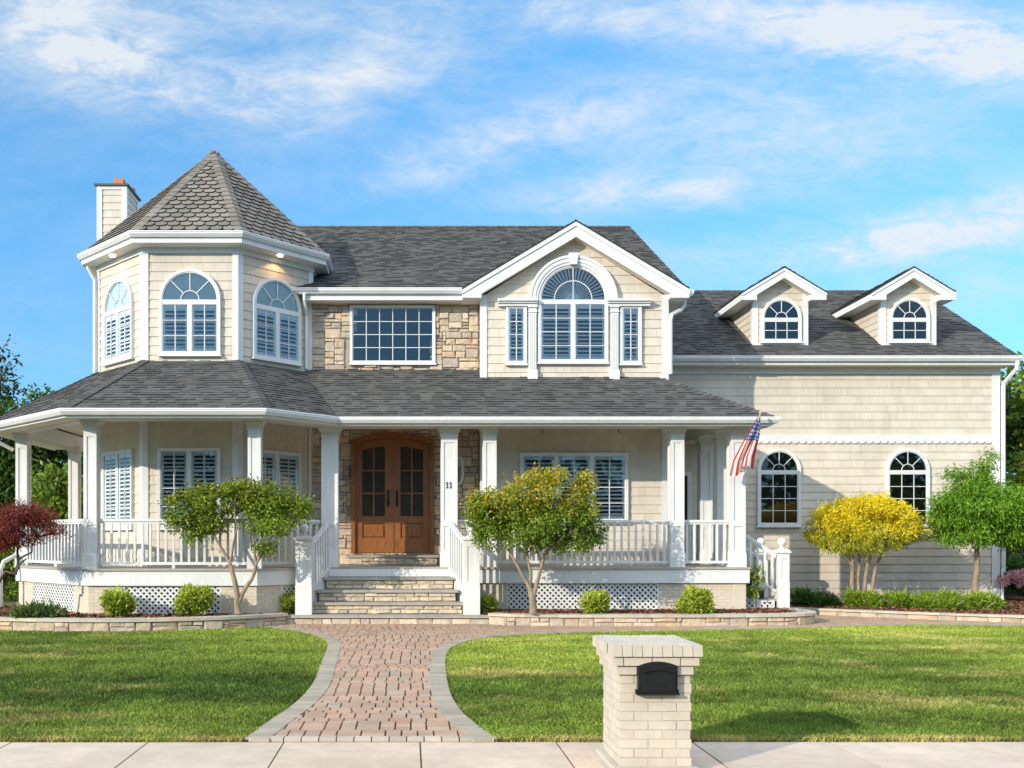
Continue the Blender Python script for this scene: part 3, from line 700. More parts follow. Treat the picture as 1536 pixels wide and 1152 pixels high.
# -- front door
def doorset():
    F = frame((DC, YS, 0), (0, -1, 0)); R = 2.6; zc = 4.18; arc = lambda u, off=0: zc-off-R+math.sqrt(R*R-u*u)
    zb = 1.40; wo = .955; wi = .865
    g = MB(); n = 16
    g.fbox(F, -wo, -wi, zb, arc(wo), 0, .13); g.fbox(F, wi, wo, zb, arc(wo), 0, .13)
    for k in range(n):
        a = -wo+2*wo*k/n; b = -wo+2*wo*(k+1)/n
        g.hexa([F(a, arc(a, .13), 0), F(b, arc(b, .13), 0), F(b, arc(b), 0), F(a, arc(a), 0)], [F(a, arc(a, .13), .14), F(b, arc(b, .13), .14), F(b, arc(b), .14), F(a, arc(a), .14)], 0, (.9, .9, .9))
    recalc(g.build('door_frame', 'wood', H))
    for s in (-1, 1):
        g = MB(); X = lambda a: s*a; x0, x1 = .012, wi-.002
        def bx(a, b, v0, v1, w0, w1, c=ONE): g.fbox(F, min(X(a), X(b)), max(X(a), X(b)), v0, v1, w0, w1, 0, c)
        def topped(a, b, v0, off, w0, w1, c=ONE, nn=8):
            for k in range(nn):
                p = a+(b-a)*k/nn; q = a+(b-a)*(k+1)/nn
                g.hexa([F(X(p), v0, w0), F(X(q), v0, w0), F(X(q), arc(q, off), w0), F(X(p), arc(p, off), w0)], [F(X(p), v0, w1), F(X(q), v0, w1), F(X(q), arc(q, off), w1), F(X(p), arc(p, off), w1)], 0, c)
        topped(x0, x1, zb+.01, .135, .005, .03)
        topped(x0, .18, zb+.01, .135, .03, .07); topped(.70, x1, zb+.01, .135, .03, .07, (.92, .92, .92))
        g0, g1 = .18, .70
        for k in range(8):
            p = g0+(g1-g0)*k/8; q = g0+(g1-g0)*(k+1)/8
            g.hexa([F(X(p), arc(p, .31), .03), F(X(q), arc(q, .31), .03), F(X(q), arc(q, .135), .03), F(X(p), arc(p, .135), .03)], [F(X(p), arc(p, .31), .07), F(X(q), arc(q, .31), .07), F(X(q), arc(q, .135), .07), F(X(p), arc(p, .135), .07)], 0, (.95, .95, .95))
        zm = 2.25
        bx(g0, g1, zb+.01, zb+.34, .03, .07, (1.05, 1.05, 1.05)); bx(g0, g1, zm-.16, zm, .03, .07)
        bx(g0+.04, g1-.04, zb+.38, zm-.20, .03, .062, (1.08, 1.05, 1.0)); 
        mx = (g0+g1)/2; bx(mx-.018, mx+.018, zm, arc(mx, .31), .03, .062)
        ht = arc(.45, .31)-zm
        for k in (1, 2): bx(g0, g1, zm+ht*k/3-.016, zm+ht*k/3+.016, .03, .060)
        for k in (.28, .5, .72): x = g0+.04+(g1-g0-.08)*k; bx(x-.003, x+.003, zb+.38, zm-.2, .0615, .0635, (.45, .4, .35))
        if s > 0: bx(-.012, .03, zb+.01, arc(0, .135), .03, .085, (.9, .9, .9))
        leaf = recalc(g.build('door_leaf', 'wood', H))
        g = MB(); top = arc(.18, .31)
        q = [F(X(g0), zm, .036), F(X(g1), zm, .036), F(X(g1), top, .036), F(X(g0), top, .036)]; g.face(q if s > 0 else q[::-1]); g.build('pane', 'rain', leaf)
        g = MB(); hx = .10
        bx2 = lambda a, b, v0, v1, w0, w1: g.fbox(F, min(X(a), X(b)), max(X(a), X(b)), v0, v1, w0, w1)
        bx2(hx-.028, hx+.028, 2.47, 2.85, .07, .085); g.tube([F(X(hx), 2.60, .08), F(X(hx), 2.60, .13), F(X(hx+.06), 2.605, .135), F(X(hx+.15), 2.60, .125)], .012)
        g.tube([F(X(hx), 2.52, .08), F(X(hx-.0), 2.55, .125), F(X(hx), 2.68, .135), F(X(hx), 2.76, .125), F(X(hx), 2.80, .08)], .014)
        recalc(g.build('handle', 'black', leaf))
    g = MB(); ashlar(g, frame((DC, YS-.42, 0), (0, -1, 0)), -1.02, 1.02, 1.135, 1.30, 5, .085, None, .03, maxh=2); g.box(DC-1.0, DC+1.0, YS-.42, YS, 1.13, 1.30, 1)
    g.box(DC-1.05, DC+.1, YS-.48, YS+.02, 1.30, 1.36, 2); g.box(DC+.105, DC+1.05, YS-.48, YS+.02, 1.30, 1.36, 2, (.9, .9, .9))
    ashlar(g, frame((DC, YS-.02, 0), (0, -1, 0)), -.98, .98, 1.36, 1.41, 6, .05, None, .02, maxh=1)
    recalc(g.build('door_step', ['stone', 'mortar', 'blue'], H))
doorset()
# -- roofs
def main_roof():
    g = MB(); s = .575; ez, ey, rz, ry = 7.42, 21.65, 10.67, 27.3; x0, x1 = -6.5, 6.3
    shingles(g, [(x0, ey, ez), (x1, ey, ez), (x1, ry, rz), (x0, ry, rz)], (0, -1, 1), 51)
    g.prism([(x0, ry, rz), (x1, ry, rz), (x1, 33, 7.4), (x0, 33, 7.4)], (0, 0, -.06))
    n1 = V((0, -s, 1)).normalized(); n2 = V((0, s, 1)).normalized(); capstrip(g, (x0, ry, rz), (x1, ry, rz), n1, n2, .15)
    o = g.build('main_roof', 'shingle', H)
    g = MB(); F = lambda y, z, x: V((x, y, z))
    a = V((x1, ey, ez-.03)); b = V((x1, ry, rz-.03)); g.prism([a, b, b-V((0, 0, .2)), a-V((0, 0, .2))], (-.03, 0, 0)); g.prism([b, (x1, 33, 7.37), (x1, 33, 7.17), b-V((0, 0, .2))], (-.03, 0, 0))
    recalc(g.build('rake_board', 'white', H))
    gut([(-3.0, ey), (1.2, ey)], ez, 'gutter'); g = MB()
    g.box(-2.4, 1.64, ey+.03, YU+.02, ez-.27, ez-.25); g.box(-2.4, 1.3, ey, ey+.03, ez-.28, ez-.03, 1); g.box(-2.4, 1.3, ey-.012, ey, ez-.275, ez-.19, 1)
    recalc(g.build('eave', ['soffit', 'white'], H))
GP = [(0, -.015), (.115, -.015), (.125, -.035), (.115, -.05), (.118, -.075), (.075, -.14), (0, -.145)]
def gut(path, z, name='gutter', closed=False, parent=None):
    g = MB(); g.sweep(path, GP, z, closed); return recalc(g.build(name, 'white', parent or H))
main_roof()
def tower_roof():
    E = octa(2.78); ap = V((TX, TY, 11.08)); ez = 8.27; g = MB(); r0 = random.Random(8)
    cf = lambda r: (lambda k, t: (k*(1+t), k, k*(1-t)))(r.choice((r.uniform(.78, .9), r.uniform(.9, 1.08), r.uniform(1.0, 1.16))), r.uniform(-.04, .07))
    for i in (7, 0, 1, 2, 6):
        a, b = E[i], E[(i+1) % 8]; lap(g, [(a[0], a[1], ez), (b[0], b[1], ez), ap], ((a[0]+b[0])/2-TX, (a[1]+b[1])/2-TY, 2), .195, .042, (.27, .27), .008, cf, 0, 0, 60+i, .05, None, True, .16)
    for i in (3, 4, 5): a, b = E[i], E[(i+1) % 8]; g.face([(a[0], a[1], ez), (b[0], b[1], ez), ap])
    nrm = []
    for i in range(8):
        a, b = E[i], E[(i+1) % 8]; n = (V((b[0], b[1], ez))-V((a[0], a[1], ez))).cross(ap-V((a[0], a[1], ez))).normalized(); nrm.append(n)
    for i in (0, 1, 2, 7): capstrip(g, V((E[i][0], E[i][1], ez)), ap, nrm[i-1], nrm[i], .15, .21, i, cf, .034)
    g.lathe(ap-V((0, 0, .12)), [(.18, -.05), (.10, .06), (.0, .15)], 8, 0, (.8, .8, .8))
    g.build('tower_roof', 'scale', H)
    gut(E, ez, closed=True)
    g = MB(); g.sweep(E, [(0, -.03), (.03, -.03), (.03, -.25), (-.36, -.27), (-.36, -.23), (0, -.2)], ez, True)
    g.sweep(octa(TA+.018), [(0, -.38), (.03, -.38), (.03, -.26), (0, -.26)], ez, True)
    recalc(g.build('eave', 'white', H))
    for px, py, yy in ((411, 376, 0), (0, 0, 1)):
        d = 21.1; p = (TX+1.86, TY-1.94, ez-.272) if yy == 0 else (TX-1.86, TY-1.93, ez-.272)
        g = MB(); g.lathe(p, [(0, -.012), (.065, -.012), (.075, -.004), (.075, 0)], 16, 1); f = len(g.f)
        for k in range(16): g.m[k] = 0
        for k in range(16, len(g.m)): g.m[k] = 1
        o = g.build('eave_light', ['lamp', 'white'], H)
        l = bpy.data.lights.new('eave_lamp', 'SPOT'); lo = bpy.data.objects.new('eave_lamp', l); COL.objects.link(lo); l.energy = 9; l.color = (1, .55, .2); l.spot_size = 2.2; l.shadow_soft_size = .05
        lo.location = V(p)-V((0, 0, .03)); lo.parent = o; lo.location = V(p)-V((0, 0, .03))
tower_roof()
EV = [(-9.41, 25.2), (-9.41, 21.14), (-6.67, 18.40), (-2.81, 18.40), (-1.51, 19.70), (7.5, 19.70), (7.5, YW-.02)]
PZ = 4.25
def porch_roof():
    g = MB(); z = lambda y: PZ+.6*(y-19.7); Z1 = PZ+1.32
    shingles(g, [(-9.41, 25.2, PZ), (-9.41, 21.14, PZ), (-7.208, 22.05, Z1), (-7.208, 25.2, Z1)], (-1, 0, 1), 70)
    shingles(g, [(-9.41, 21.14, PZ), (-6.67, 18.40, PZ), (-5.762, 20.6, Z1), (-7.208, 22.05, Z1)], (-1, -1, 1), 71)
    shingles(g, [(-6.67, 18.40, PZ), (-2.81, 18.40, PZ), (-3.718, 20.6, Z1), (-5.762, 20.6, Z1)], (0, -1, 1), 72)
    shingles(g, [(-2.81, 18.40, PZ), (-1.51, 19.70, PZ), (-2.42, 21.9, Z1), (-3.718, 20.6, Z1)], (1, -1, 1), 73)
    shingles(g, [(-1.51, 19.7, PZ), (1.62, 19.7, PZ), (1.62, 22.05, z(22.05)), (-2.30, 22.05, z(22.05)), (-2.42, 21.9, z(21.9))], (0, -1, 1), 74)
    shingles(g, [(1.62, 19.7, PZ), (7.5, 19.7, PZ), (5.6, 21.6, z(21.6)), (1.62, 21.6, z(21.6))], (0, -1, 1), 75)
    shingles(g, [(7.5, 19.7, PZ), (7.5, YW-.02, PZ), (5.82, YW-.02, PZ+1.008), (5.82, 21.38, PZ+1.008)], (1, 0, 1), 76)
    nA = V((-.6, 0, 1)).normalized(); q = .6*.7071; nB = V((-q, -q, 1)).normalized(); nC = V((0, -.6, 1)).normalized(); nD = V((q, -q, 1)).normalized(); nF = V((.6, 0, 1)).normalized()
    capstrip(g, (-9.41, 21.14, PZ), (-7.208, 22.05, Z1), nA, nB, .15, seed=2); capstrip(g, (-6.67, 18.40, PZ), (-5.762, 20.6, Z1), nB, nC, .15, seed=3)
    capstrip(g, (-2.81, 18.40, PZ), (-3.718, 20.6, Z1), nC, nD, .15, seed=4); capstrip(g, (7.5, 19.7, PZ), (5.7, 21.5, z(21.5)), nC, nF, .15, seed=5)
    g.build('porch_roof', 'shingle', H)
    gut(EV, PZ)
    g = MB(); g.sweep(EV, [(0, -.02), (0, -.185), (-.03, -.185), (-.03, -.02)], PZ, m=1); g.sweep(EV, [(-.03, -.165), (-.50, -.165), (-.50, -.145), (-.03, -.145)], PZ, m=0)
    recalc(g.build('eave', ['soffit', 'white'], H))
    g = MB(); B = [(-9.41+.63, 25.2), (-9.41+.63, 21.14+.26), (-6.67+.26, 18.40+.63), (-2.81-.26, 18.40+.63), (-1.51-.26, 19.70+.63), (7.5-.63, 19.70+.63), (7.5-.63, YW-.02)]
    g.sweep(B, [(.16, -.165), (.16, .15), (-.14, .15), (-.14, -.165)], PZ); recalc(g.build('porch_beam', 'white', H))
    g = MB(); o8 = octa(4.2); g.prism([(x, y, 4.45) for x, y in o8], (0, 0, .04)); g.box(-2.6, 7.0, 20.2, YW, 4.455, 4.49); recalc(g.build('porch_ceiling', 'soffit', H))
porch_roof()
def bay_roof():
    g = MB(); yf, ap, ez = 21.31, 8.86, 7.34; xm = 3.714; hw = 2.535
    shingles(g, [(xm-hw, yf, ez), (xm, yf, ap), (xm, 24.15, ap), (xm-hw, 21.55, ez)], (-1, 0, 1), 80)
    shingles(g, [(xm+hw, yf, ez), (xm, yf, ap), (xm, 24.15, ap), (xm+hw, 21.55, ez)], (1, 0, 1), 81)
    g.build('bay_roof', 'shingle', H)
    g = MB(); rb = .33
    for s in (-1, 1):
        P = lambda x, z, y=yf+.012: V((xm+s*x, y, z))
        g.prism([P(0, ap-.045), P(hw+.01, ez-.045), P(hw+.01, ez-.045-.09), P(hw-.40, ez-.23), P(hw-.40, ez+.24-rb-.05), P(0, ap-.045-rb)], (0, .03, 0))
        g.prism([P(0, ap-.045, yf-.012), P(hw+.01, ez-.045, yf-.012), P(hw+.01, ez-.135, yf-.012), P(0, ap-.135, yf-.012)], (0, .03, 0))
        g.prism([P(0, ap-.33, yf+.043), P(hw-.40, ap-.6*(hw-.40)-.33, yf+.043), P(hw-.40, ap-.6*(hw-.40)-.355, yf+.043), P(0, ap-.355, yf+.043)], (0, YB-yf-.045, 0), 1)       # sloping soffit
        g.prism([P(hw, ez-.04, yf+.008), P(hw, ez-.22, yf+.008), P(hw-.42, ez-.22, yf+.008), P(hw-.42, ez-.04, yf+.008)], (0, .62, 0))
    recalc(g.build('rake_board', ['white', 'soffit'], H))
    g = MB(); g.box(xm+hw-.42, xm+hw, yf+.64, 23.3, ez-.22, ez-.04); recalc(g.build('eave', 'white', H))
    gut([(xm+hw, yf+.05), (xm+hw, 22.7)], ez-.02)
bay_roof()
def wing_roof():
    g = MB(); s = .617; ey, ez, ry = 23.4, 6.22, 27.86; rz = ez+s*(ry-ey); x0, x1 = 5.84, 14.95
    shingles(g, [(x0, ey, ez), (x1, ey, ez), (x1, ry, rz), (x0, ry, rz)], (0, -1, 1), 90)
    g.prism([(x0, ry, rz), (x1, ry, rz), (x1, 32.3, ez), (x0, 32.3, ez)], (0, 0, -.06))
    capstrip(g, (x0, ry, rz), (x1, ry, rz), V((0, -s, 1)).normalized(), V((0, s, 1)).normalized(), .15, seed=6)
    g.build('wing_roof', 'shingle', H)
    gut([(x0, ey), (x1+.02, ey)], ez)
    g = MB(); g.box(x0, x1-.02, ey+.03, YW, ez-.215, ez-.195); g.box(x0, x1-.02, ey, ey+.03, ez-.22, ez-.02, 1); g.box(x0, WXR-.02, YW-.045, YW-.018, 5.84, ez-.215, 1)
    recalc(g.build('eave', ['soffit', 'white'], H))
    g = MB(); a = V((x1-.03, ey, ez-.04)); b = V((x1-.03, ry, rz-.04)); g.prism([a, b, b-V((0, 0, .2)), a-V((0, 0, .2))], (.03, 0, 0)); g.prism([b, (x1-.03, 32.3, ez-.04), (x1-.03, 32.3, ez-.24), b-V((0, 0, .2))], (.03, 0, 0))
    recalc(g.build('rake_board', 'white', H))
    zr = lambda yy: ez+s*(yy-ey)
    for (cx, seed) in ((9.34, 1), (12.57, 2)):
        yd = 24.07; hw = .672; zb = zr(yd)-.05; wt = 7.94; yr = 23.77; ap = 8.53; rhw = 1.046; re = ap-.6*rhw
        g = MB(); siding(g, [(cx-hw, yd, zb), (cx+hw, yd, zb), (cx+hw, yd, wt), (cx, yd, 8.33), (cx-hw, yd, wt)], (0, -1, 0), 95+seed, .17, 6.4)
        yb = ey+(7.91-ez)/s
        for sx in (-1, 1):
            siding(g, [(cx+sx*hw, yd, zb), (cx+sx*hw, yb, 7.91), (cx+sx*hw, yd, 7.91)], (sx, 0, 0), 97+seed+sx, .17, 6.4)
            g.box(min(cx+sx*(hw-.11), cx+sx*(hw+.03)), max(cx+sx*(hw-.11), cx+sx*(hw+.03)), yd-.034, yd-.018, zb-.02, wt, 1); g.box(min(cx+sx*(hw+.018), cx+sx*(hw+.034)), max(cx+sx*(hw+.018), cx+sx*(hw+.034)), yd-.018, yd+.10, zb, wt, 1)
        g.box(cx-hw-.03, cx+hw+.03, yd-.03, yd, zb-.03, zb+.07, 1)
        d = g.build('dormer', ['siding', 'white'], H); recalc(d)
        g = MB(); yp = ey+(ap-ez)/s; ye = ey+(re-ez)/s
        for sx in (-1, 1): shingles(g, [(cx+sx*rhw, yr, re), (cx, yr, ap), (cx, yp, ap), (cx+sx*rhw, ye, re)], (sx, 0, 1), 100+seed*3+sx)
        g.build('dormer_roof', 'shingle', d)
        g = MB(); rb = .24
        for sx in (-1, 1):
            P = lambda x, z, yy=yr+.012: V((cx+sx*x, yy, z))
            g.prism([P(0, ap-.045), P(rhw+.005, re-.045), P(rhw+.005, re-.21), P(rhw-.36, re-.21), P(rhw-.36, re+.216-rb-.06), P(0, ap-.045-rb)], (0, .03, 0))
            g.prism([P(0, ap-.045, yr-.01), P(rhw+.005, re-.045, yr-.01), P(rhw+.005, re-.11, yr-.01), P(0, ap-.11, yr-.01)], (0, .03, 0))
            g.prism([P(rhw, re-.05, yr+.05), P(rhw, re-.20, yr+.05), P(rhw-.37, re-.20, yr+.05), P(rhw-.37, re-.05, yr+.05)], (0, ye-yr-.05, 0))
            g.prism([P(0, ap-.25, yr+.043), P(rhw-.36, ap-.6*(rhw-.36)-.25, yr+.043), P(rhw-.36, ap-.6*(rhw-.36)-.27, yr+.043), P(0, ap-.27, yr+.043)], (0, yd-yr-.045, 0), 1)
        recalc(g.build('cornice', ['white', 'soffit'], d))
        F = frame((cx, yd, 0), (0, -1, 0)); yy = yd-.05
        wn = window(F, -.49, .52, ZZ(513, yy)+.0, ZZ(479, yy), 1, 3, 2, False, 'plain', .06, .022, 3); wn.parent = d; wn.location = (0, 0, 0)
        for ch in list(wn.children):     # three levels only: the dormer's window pieces hang from the dormer
            ch.parent = d
wing_roof()
def chimney():
    g = MB(); x0, x1, y0, y1, zt = -8.5, -7.75, 26.0, 27.1, ZZ(279, 26)
    for poly, n in (([(x0, y0, 0), (x1, y0, 0), (x1, y0, zt), (x0, y0, zt)], (0, -1, 0)), ([(x1, y0, 6), (x1, y1, 6), (x1, y1, zt), (x1, y0, zt)], (1, 0, 0)), ([(x0, y0, 0), (x0, y1, 0), (x0, y1, zt), (x0, y0, zt)], (-1, 0, 0))): siding(g, poly, n, 120)
    g.box(x0+.12, -6.9, y0+.12, y1-.1, 0, 7.0); g.box(x0, x1, y1-.1, y1, 0, zt)
    for x in (x0, x1): g.box(min(x, x+(.11 if x == x0 else -.11))-(.034 if x == x0 else 0), max(x, x+(.11 if x == x0 else -.11))+(.034 if x == x1 else 0), y0-.034, y0-.018, 0, zt, 1)
    g.box(x1+.018, x1+.034, y0-.018, y0+.1, 6, zt, 1); g.box(x1+.018, x1+.034, y1-.1, y1, 6, zt, 1); g.box(x0-.03, x1+.03, y0-.03, y1+.03, zt-.10, zt, 1)
    c = recalc(g.build('chimney', ['siding', 'white'], H))
    g = MB(); g.prism([(x0-.09, y0-.09, zt), (x1+.09, y0-.09, zt), (x1+.09, y1+.09, zt), (x0-.09, y1+.09, zt)], (0, 0, .045)); g.build('chimney_cap', 'lead', c)
    for q in ((-8.16, -7.90, 26.25, 26.5, zt+.045, zt+.30), (-7.98, -7.76, 26.7, 26.95, zt+.045, zt+.24)): g = MB(); g.box(*q); recalc(g.build('flue', 'terra', c))
chimney()
# -- porch floor, skirt, columns, rails
SK = [(-8.79, 25.0), (-8.79, 21.39), (-6.42, 19.02), (-3.06, 19.02), (-1.88, 20.2)]
SK2 = [(.98, 20.2), (7.13, 20.2), (7.13, 23.75)]
def porch_base():
    g = MB(); g.prism([(x, y, FZ-.04) for x, y in octa(4.14)], (0, 0, .04)); g.box(-2.2, 7.2, 20.12, YW, FZ-.045, FZ-.004)
    recalc(g.build('porch_floor', 'floor', H))
    g = MB(); pr = [(.05, 0), (.05, .30), (0, .30), (0, 0)]; g.sweep(SK, pr, .82-.03); g.sweep(SK2, pr, .82-.03); g.box(-1.72, .90, 20.12, 20.16, .93, 1.088)
    recalc(g.build('porch_rim', 'white', H))
    for path in (SK, SK2): g = MB(); g.sweep(path, [(-.25, .1), (-.25, .8), (-.3, .8), (-.3, .1)]); g.build('crawl_space_shade', 'under', H)  # dark sheet behind the lattice, under-porch shade put in as colour
    def lattice(fr, u0, u1, v0, v1, parent=H):
        g = MB(); sp = .084; b = .040; rect = [(u0, v0), (u1, v0), (u1, v1), (u0, v1)]; s2 = math.sqrt(2)
        for sg, w0 in ((1, -.02), (-1, -.008)):
            k = u0-(v1-v0)-.2
            while k < u1+(v1-v0)+.2:
                hw = b/2*s2; a, c = (v0-.1, v1+.1)
                q = [(k-hw, a), (k+hw, a), (k+hw+sg*(c-a), c), (k-hw+sg*(c-a), c)]
                q = clipax(q, 0, u0, 1)
                for ax, val, kp in ((0, u1, -1), (1, v0, 1), (1, v1, -1)):
                    if len(q) > 2: q = clipax(q, ax, val, kp)
                if len(q) > 2: g.hexa([fr(x, y, w0) for x, y in q], [fr(x, y, w0+.007) for x, y in q])
                k += sp*s2
        for q in ((u0, u1, v1-.035, v1), (u0, u1, v0, v0+.03)): g.fbox(fr, *q, -.03, .012)
        for q in ((u0, u0+.03, v0+.03, v1-.035), (u1-.03, u1, v0+.03, v1-.035)): g.fbox(fr, *q, -.03, .012)
        recalc(g.build('lattice_panel', 'white', parent))
    def seg(A, B, items):
        A = V(A); B = V(B); d = (B-A).normalized(); n = V((d.y, -d.x, 0)); fr = lambda u, v, w=0: V((A.x+d.x*u+n.x*(w-.02), A.y+d.y*u+n.y*(w-.02), v))
        for kind, u0, u1 in items:
            if kind == 'L': lattice(fr, u0, u1, .2, .795)
            else:
                g = MB(); g.fbox(fr, u0, u1, .1, .79, -.25, 0, 0); vz = .17; k = 0; r = random.Random(int(u0*100))
                while vz < .78:
                    x = u0-(.1 if k % 2 else 0)
                    while x < u1: g.fbox(fr, max(x+.004, u0), min(x+.203, u1), vz+.004, vz+.062, 0, .008, 0, grey(.95, 1.04, .01, r)) if min(x+.203, u1)-max(x+.004, u0) > .02 else None; x += .207
                    vz += .0675; k += 1
                recalc(g.build('pier', 'pier', H))
    P3 = lambda p: (p[0], p[1], 0)
    seg(P3(SK[0]), P3(SK[1]), [('P', 0, 3.6)])
    seg(P3(SK[1]), P3(SK[2]), [('P', 0, .75), ('L', .75, 2.75), ('P', 2.75, 3.35)])
    seg(P3(SK[2]), P3(SK[3]), [('P', 0, .71), ('L', .71, 2.66), ('P', 2.66, 3.36)])
    seg(P3(SK[3]), P3(SK[4]), [('P', 0, .62), ('L', .62, 1.6)])
    seg((.98, 20.2, 0), (7.13, 20.2, 0), [('P', .45, 1.07), ('L', 1.07, 4.29), ('P', 4.29, 6.15)])
    seg((7.13, 20.2, 0), (7.13, 23.7, 0), [('P', 0, .35), ('P', 1.65, 3.5)])
    F = frame((0, 20.535, 0), (0, -1, 0)); lattice(F, 7.16, 7.50, .2, .62); lattice(F, 7.51, 7.85, .2, .40)
porch_base()
NB = [0]
def column(x, y, wd=.31, ang=0, top=4.10, num=False):
    C = Matrix.Translation((x, y, 0)) @ Matrix.Rotation(ang, 4, 'Z')
    def bx(g, x0, x1, y0, y1, z0, z1): g.hexa([C @ V(p) for p in ((x0, y0, z0), (x1, y0, z0), (x1, y1, z0), (x0, y1, z0))], [C @ V(p) for p in ((x0, y0, z1), (x1, y0, z1), (x1, y1, z1), (x0, y1, z1))])
    h = wd/2; c = h-.018; g = MB(); bx(g, -c, c, -c, c, FZ, top)
    st = .065; zs = [(FZ, FZ+.36), (FZ+.86, FZ+.98), (top-.34, top)]
    for (ax, sg) in ((0, 1), (0, -1), (1, 1), (1, -1)):
        def pl(a0, a1, z0, z1):
            q = (a0, a1, *sorted((sg*c, sg*h))) if ax == 1 else (*sorted((sg*c, sg*h)), a0, a1); bx(g, *q, z0, z1)
        e = h if ax == 1 else c
        pl(-e, -e+st, FZ, top); pl(e-st, e, FZ, top)
        for z0, z1 in zs: pl(-e+st, e-st, z0, z1)
    o = recalc(g.build('porch_column', 'white', H))
    g = MB(); bx(g, -h-.015, h+.015, -h-.015, h+.015, FZ-.003, FZ+.28); bx(g, -h-.008, h+.008, -h-.008, h+.008, FZ+.28, FZ+.305); recalc(g.build('plinth', 'white', o))
    g = MB()
    for z0, z1, e in ((top-.20, top-.17, .02), (top-.13, top-.09, .022), (top-.09, top-.045, .045), (top-.045, top-.001, .07)): bx(g, -h-e, h+e, -h-e, h+e, z0, z1)
    recalc(g.build('capital', 'white', o)); return o
O8 = octa(3.95)
C45 = math.pi/8
column(*O8[6], .25); column(*O8[7], .255); column(*O8[0], .26); column(*O8[1], .26)
P1 = column(-1.70, 20.32, .35); P2 = column(.83, 20.32, .35); column(1.69, 20.32, .285); column(5.66, 20.30, .285); column(6.94, 20.30, .31); column(6.94, 21.25, .27); column(6.94, 22.45, .28)
def digits():
    F = frame((.83, 20.32-.175+.018, 0), (0, -1, 0)); z = ZZ(732, 20.14); h = .125
    for dx in (-.045, .03):
        g = MB(); u = dx; g.fbox(F, u-.008, u+.010, z, z+h, 0, .014); g.fbox(F, u-.024, u+.026, z, z+.013, 0, .014); g.hexa([F(u-.030, z+h-.030, 0), F(u-.008, z+h-.020, 0), F(u-.008, z+h, 0), F(u-.030, z+h-.018, 0)], [F(u-.030, z+h-.030, .014), F(u-.008, z+h-.020, .014), F(u-.008, z+h, .014), F(u-.030, z+h-.018, .014)])
        recalc(g.build('house_number', 'black', H))
digits()
def railing(a, b, single, z0=None, z1=None, ztop=.97, zbot=.10, drop=0, ends=(.16, .16), sp=.153):
    """rail from a to b (x,y); z0/z1 give the floor height at either end"""
    a = V((*a, FZ if z0 is None else z0)); b = V((*b, FZ if z1 is None else z1)); d = (b-a); Lh = math.hypot(d.x, d.y); e = d/Lh
    p = a+e*ends[0]; q = b-e*ends[1]; up = V((0, 0, 1)); g = MB()
    g.bar(p+up*ztop, q+up*ztop, .085, .055); g.bar(p+up*(ztop-.045), q+up*(ztop-.045), .045, .045)
    o = recalc(g.build('porch_railing', 'white', H)); g = MB(); g.bar(p+up*zbot, q+up*zbot, .06, .055); recalc(g.build('bottom_rail', 'white', o)); L = Lh-ends[0]-ends[1]; n = max(2, round(L/sp)); allg = MB(); first = None
    sl = math.hypot(e.x, e.y)
    rt = math.atan2(e.y, e.x)
    for k in range(n):
        u = (k+.5)*L/n; c = p+e*u
        if single:
            allg.bar(c+up*(zbot+.02), c+up*(ztop-.06), .044, .044, up=V((e.y, -e.x, 0)))
        else:
            if first is None:
                m = MB(); m.bar(V((0, 0, zbot+.02)), V((0, 0, ztop-.06)), .044, .044, up=V((e.y, -e.x, 0))); first = recalc(m.build('baluster', 'white', o, loc=c)); NB[0] += 1
            else:
                x = first.copy(); COL.objects.link(x); x.parent = o; x.location = c; NB[0] += 1
            cur = o.children[-1] if o.children else first
    if single: recalc(allg.build('balusters', 'white', o))['kind'] = 'stuff'
    if drop:
        m = MB(); c = (p+q)/2; m.box(c.x-.03, c.x+.03, c.y-.02, c.y+.02, FZ-.002, FZ+zbot-.02); recalc(m.build('rail_foot', 'white', o))
    return o
railing((-8.69, 25.2), O8[6], True); railing(O8[6], O8[7], True); railing(O8[7], O8[0], True, drop=1)
railing(O8[0], O8[1], False, drop=1); railing(O8[1], (-1.80, 20.32), False)
railing((.83, 20.32), (1.69, 20.32), False); railing((1.69, 20.32), (5.66, 20.32), False, drop=1); railing((5.66, 20.32), (6.94, 20.32), False); railing((6.94, 21.25), (6.94, 22.45), True)
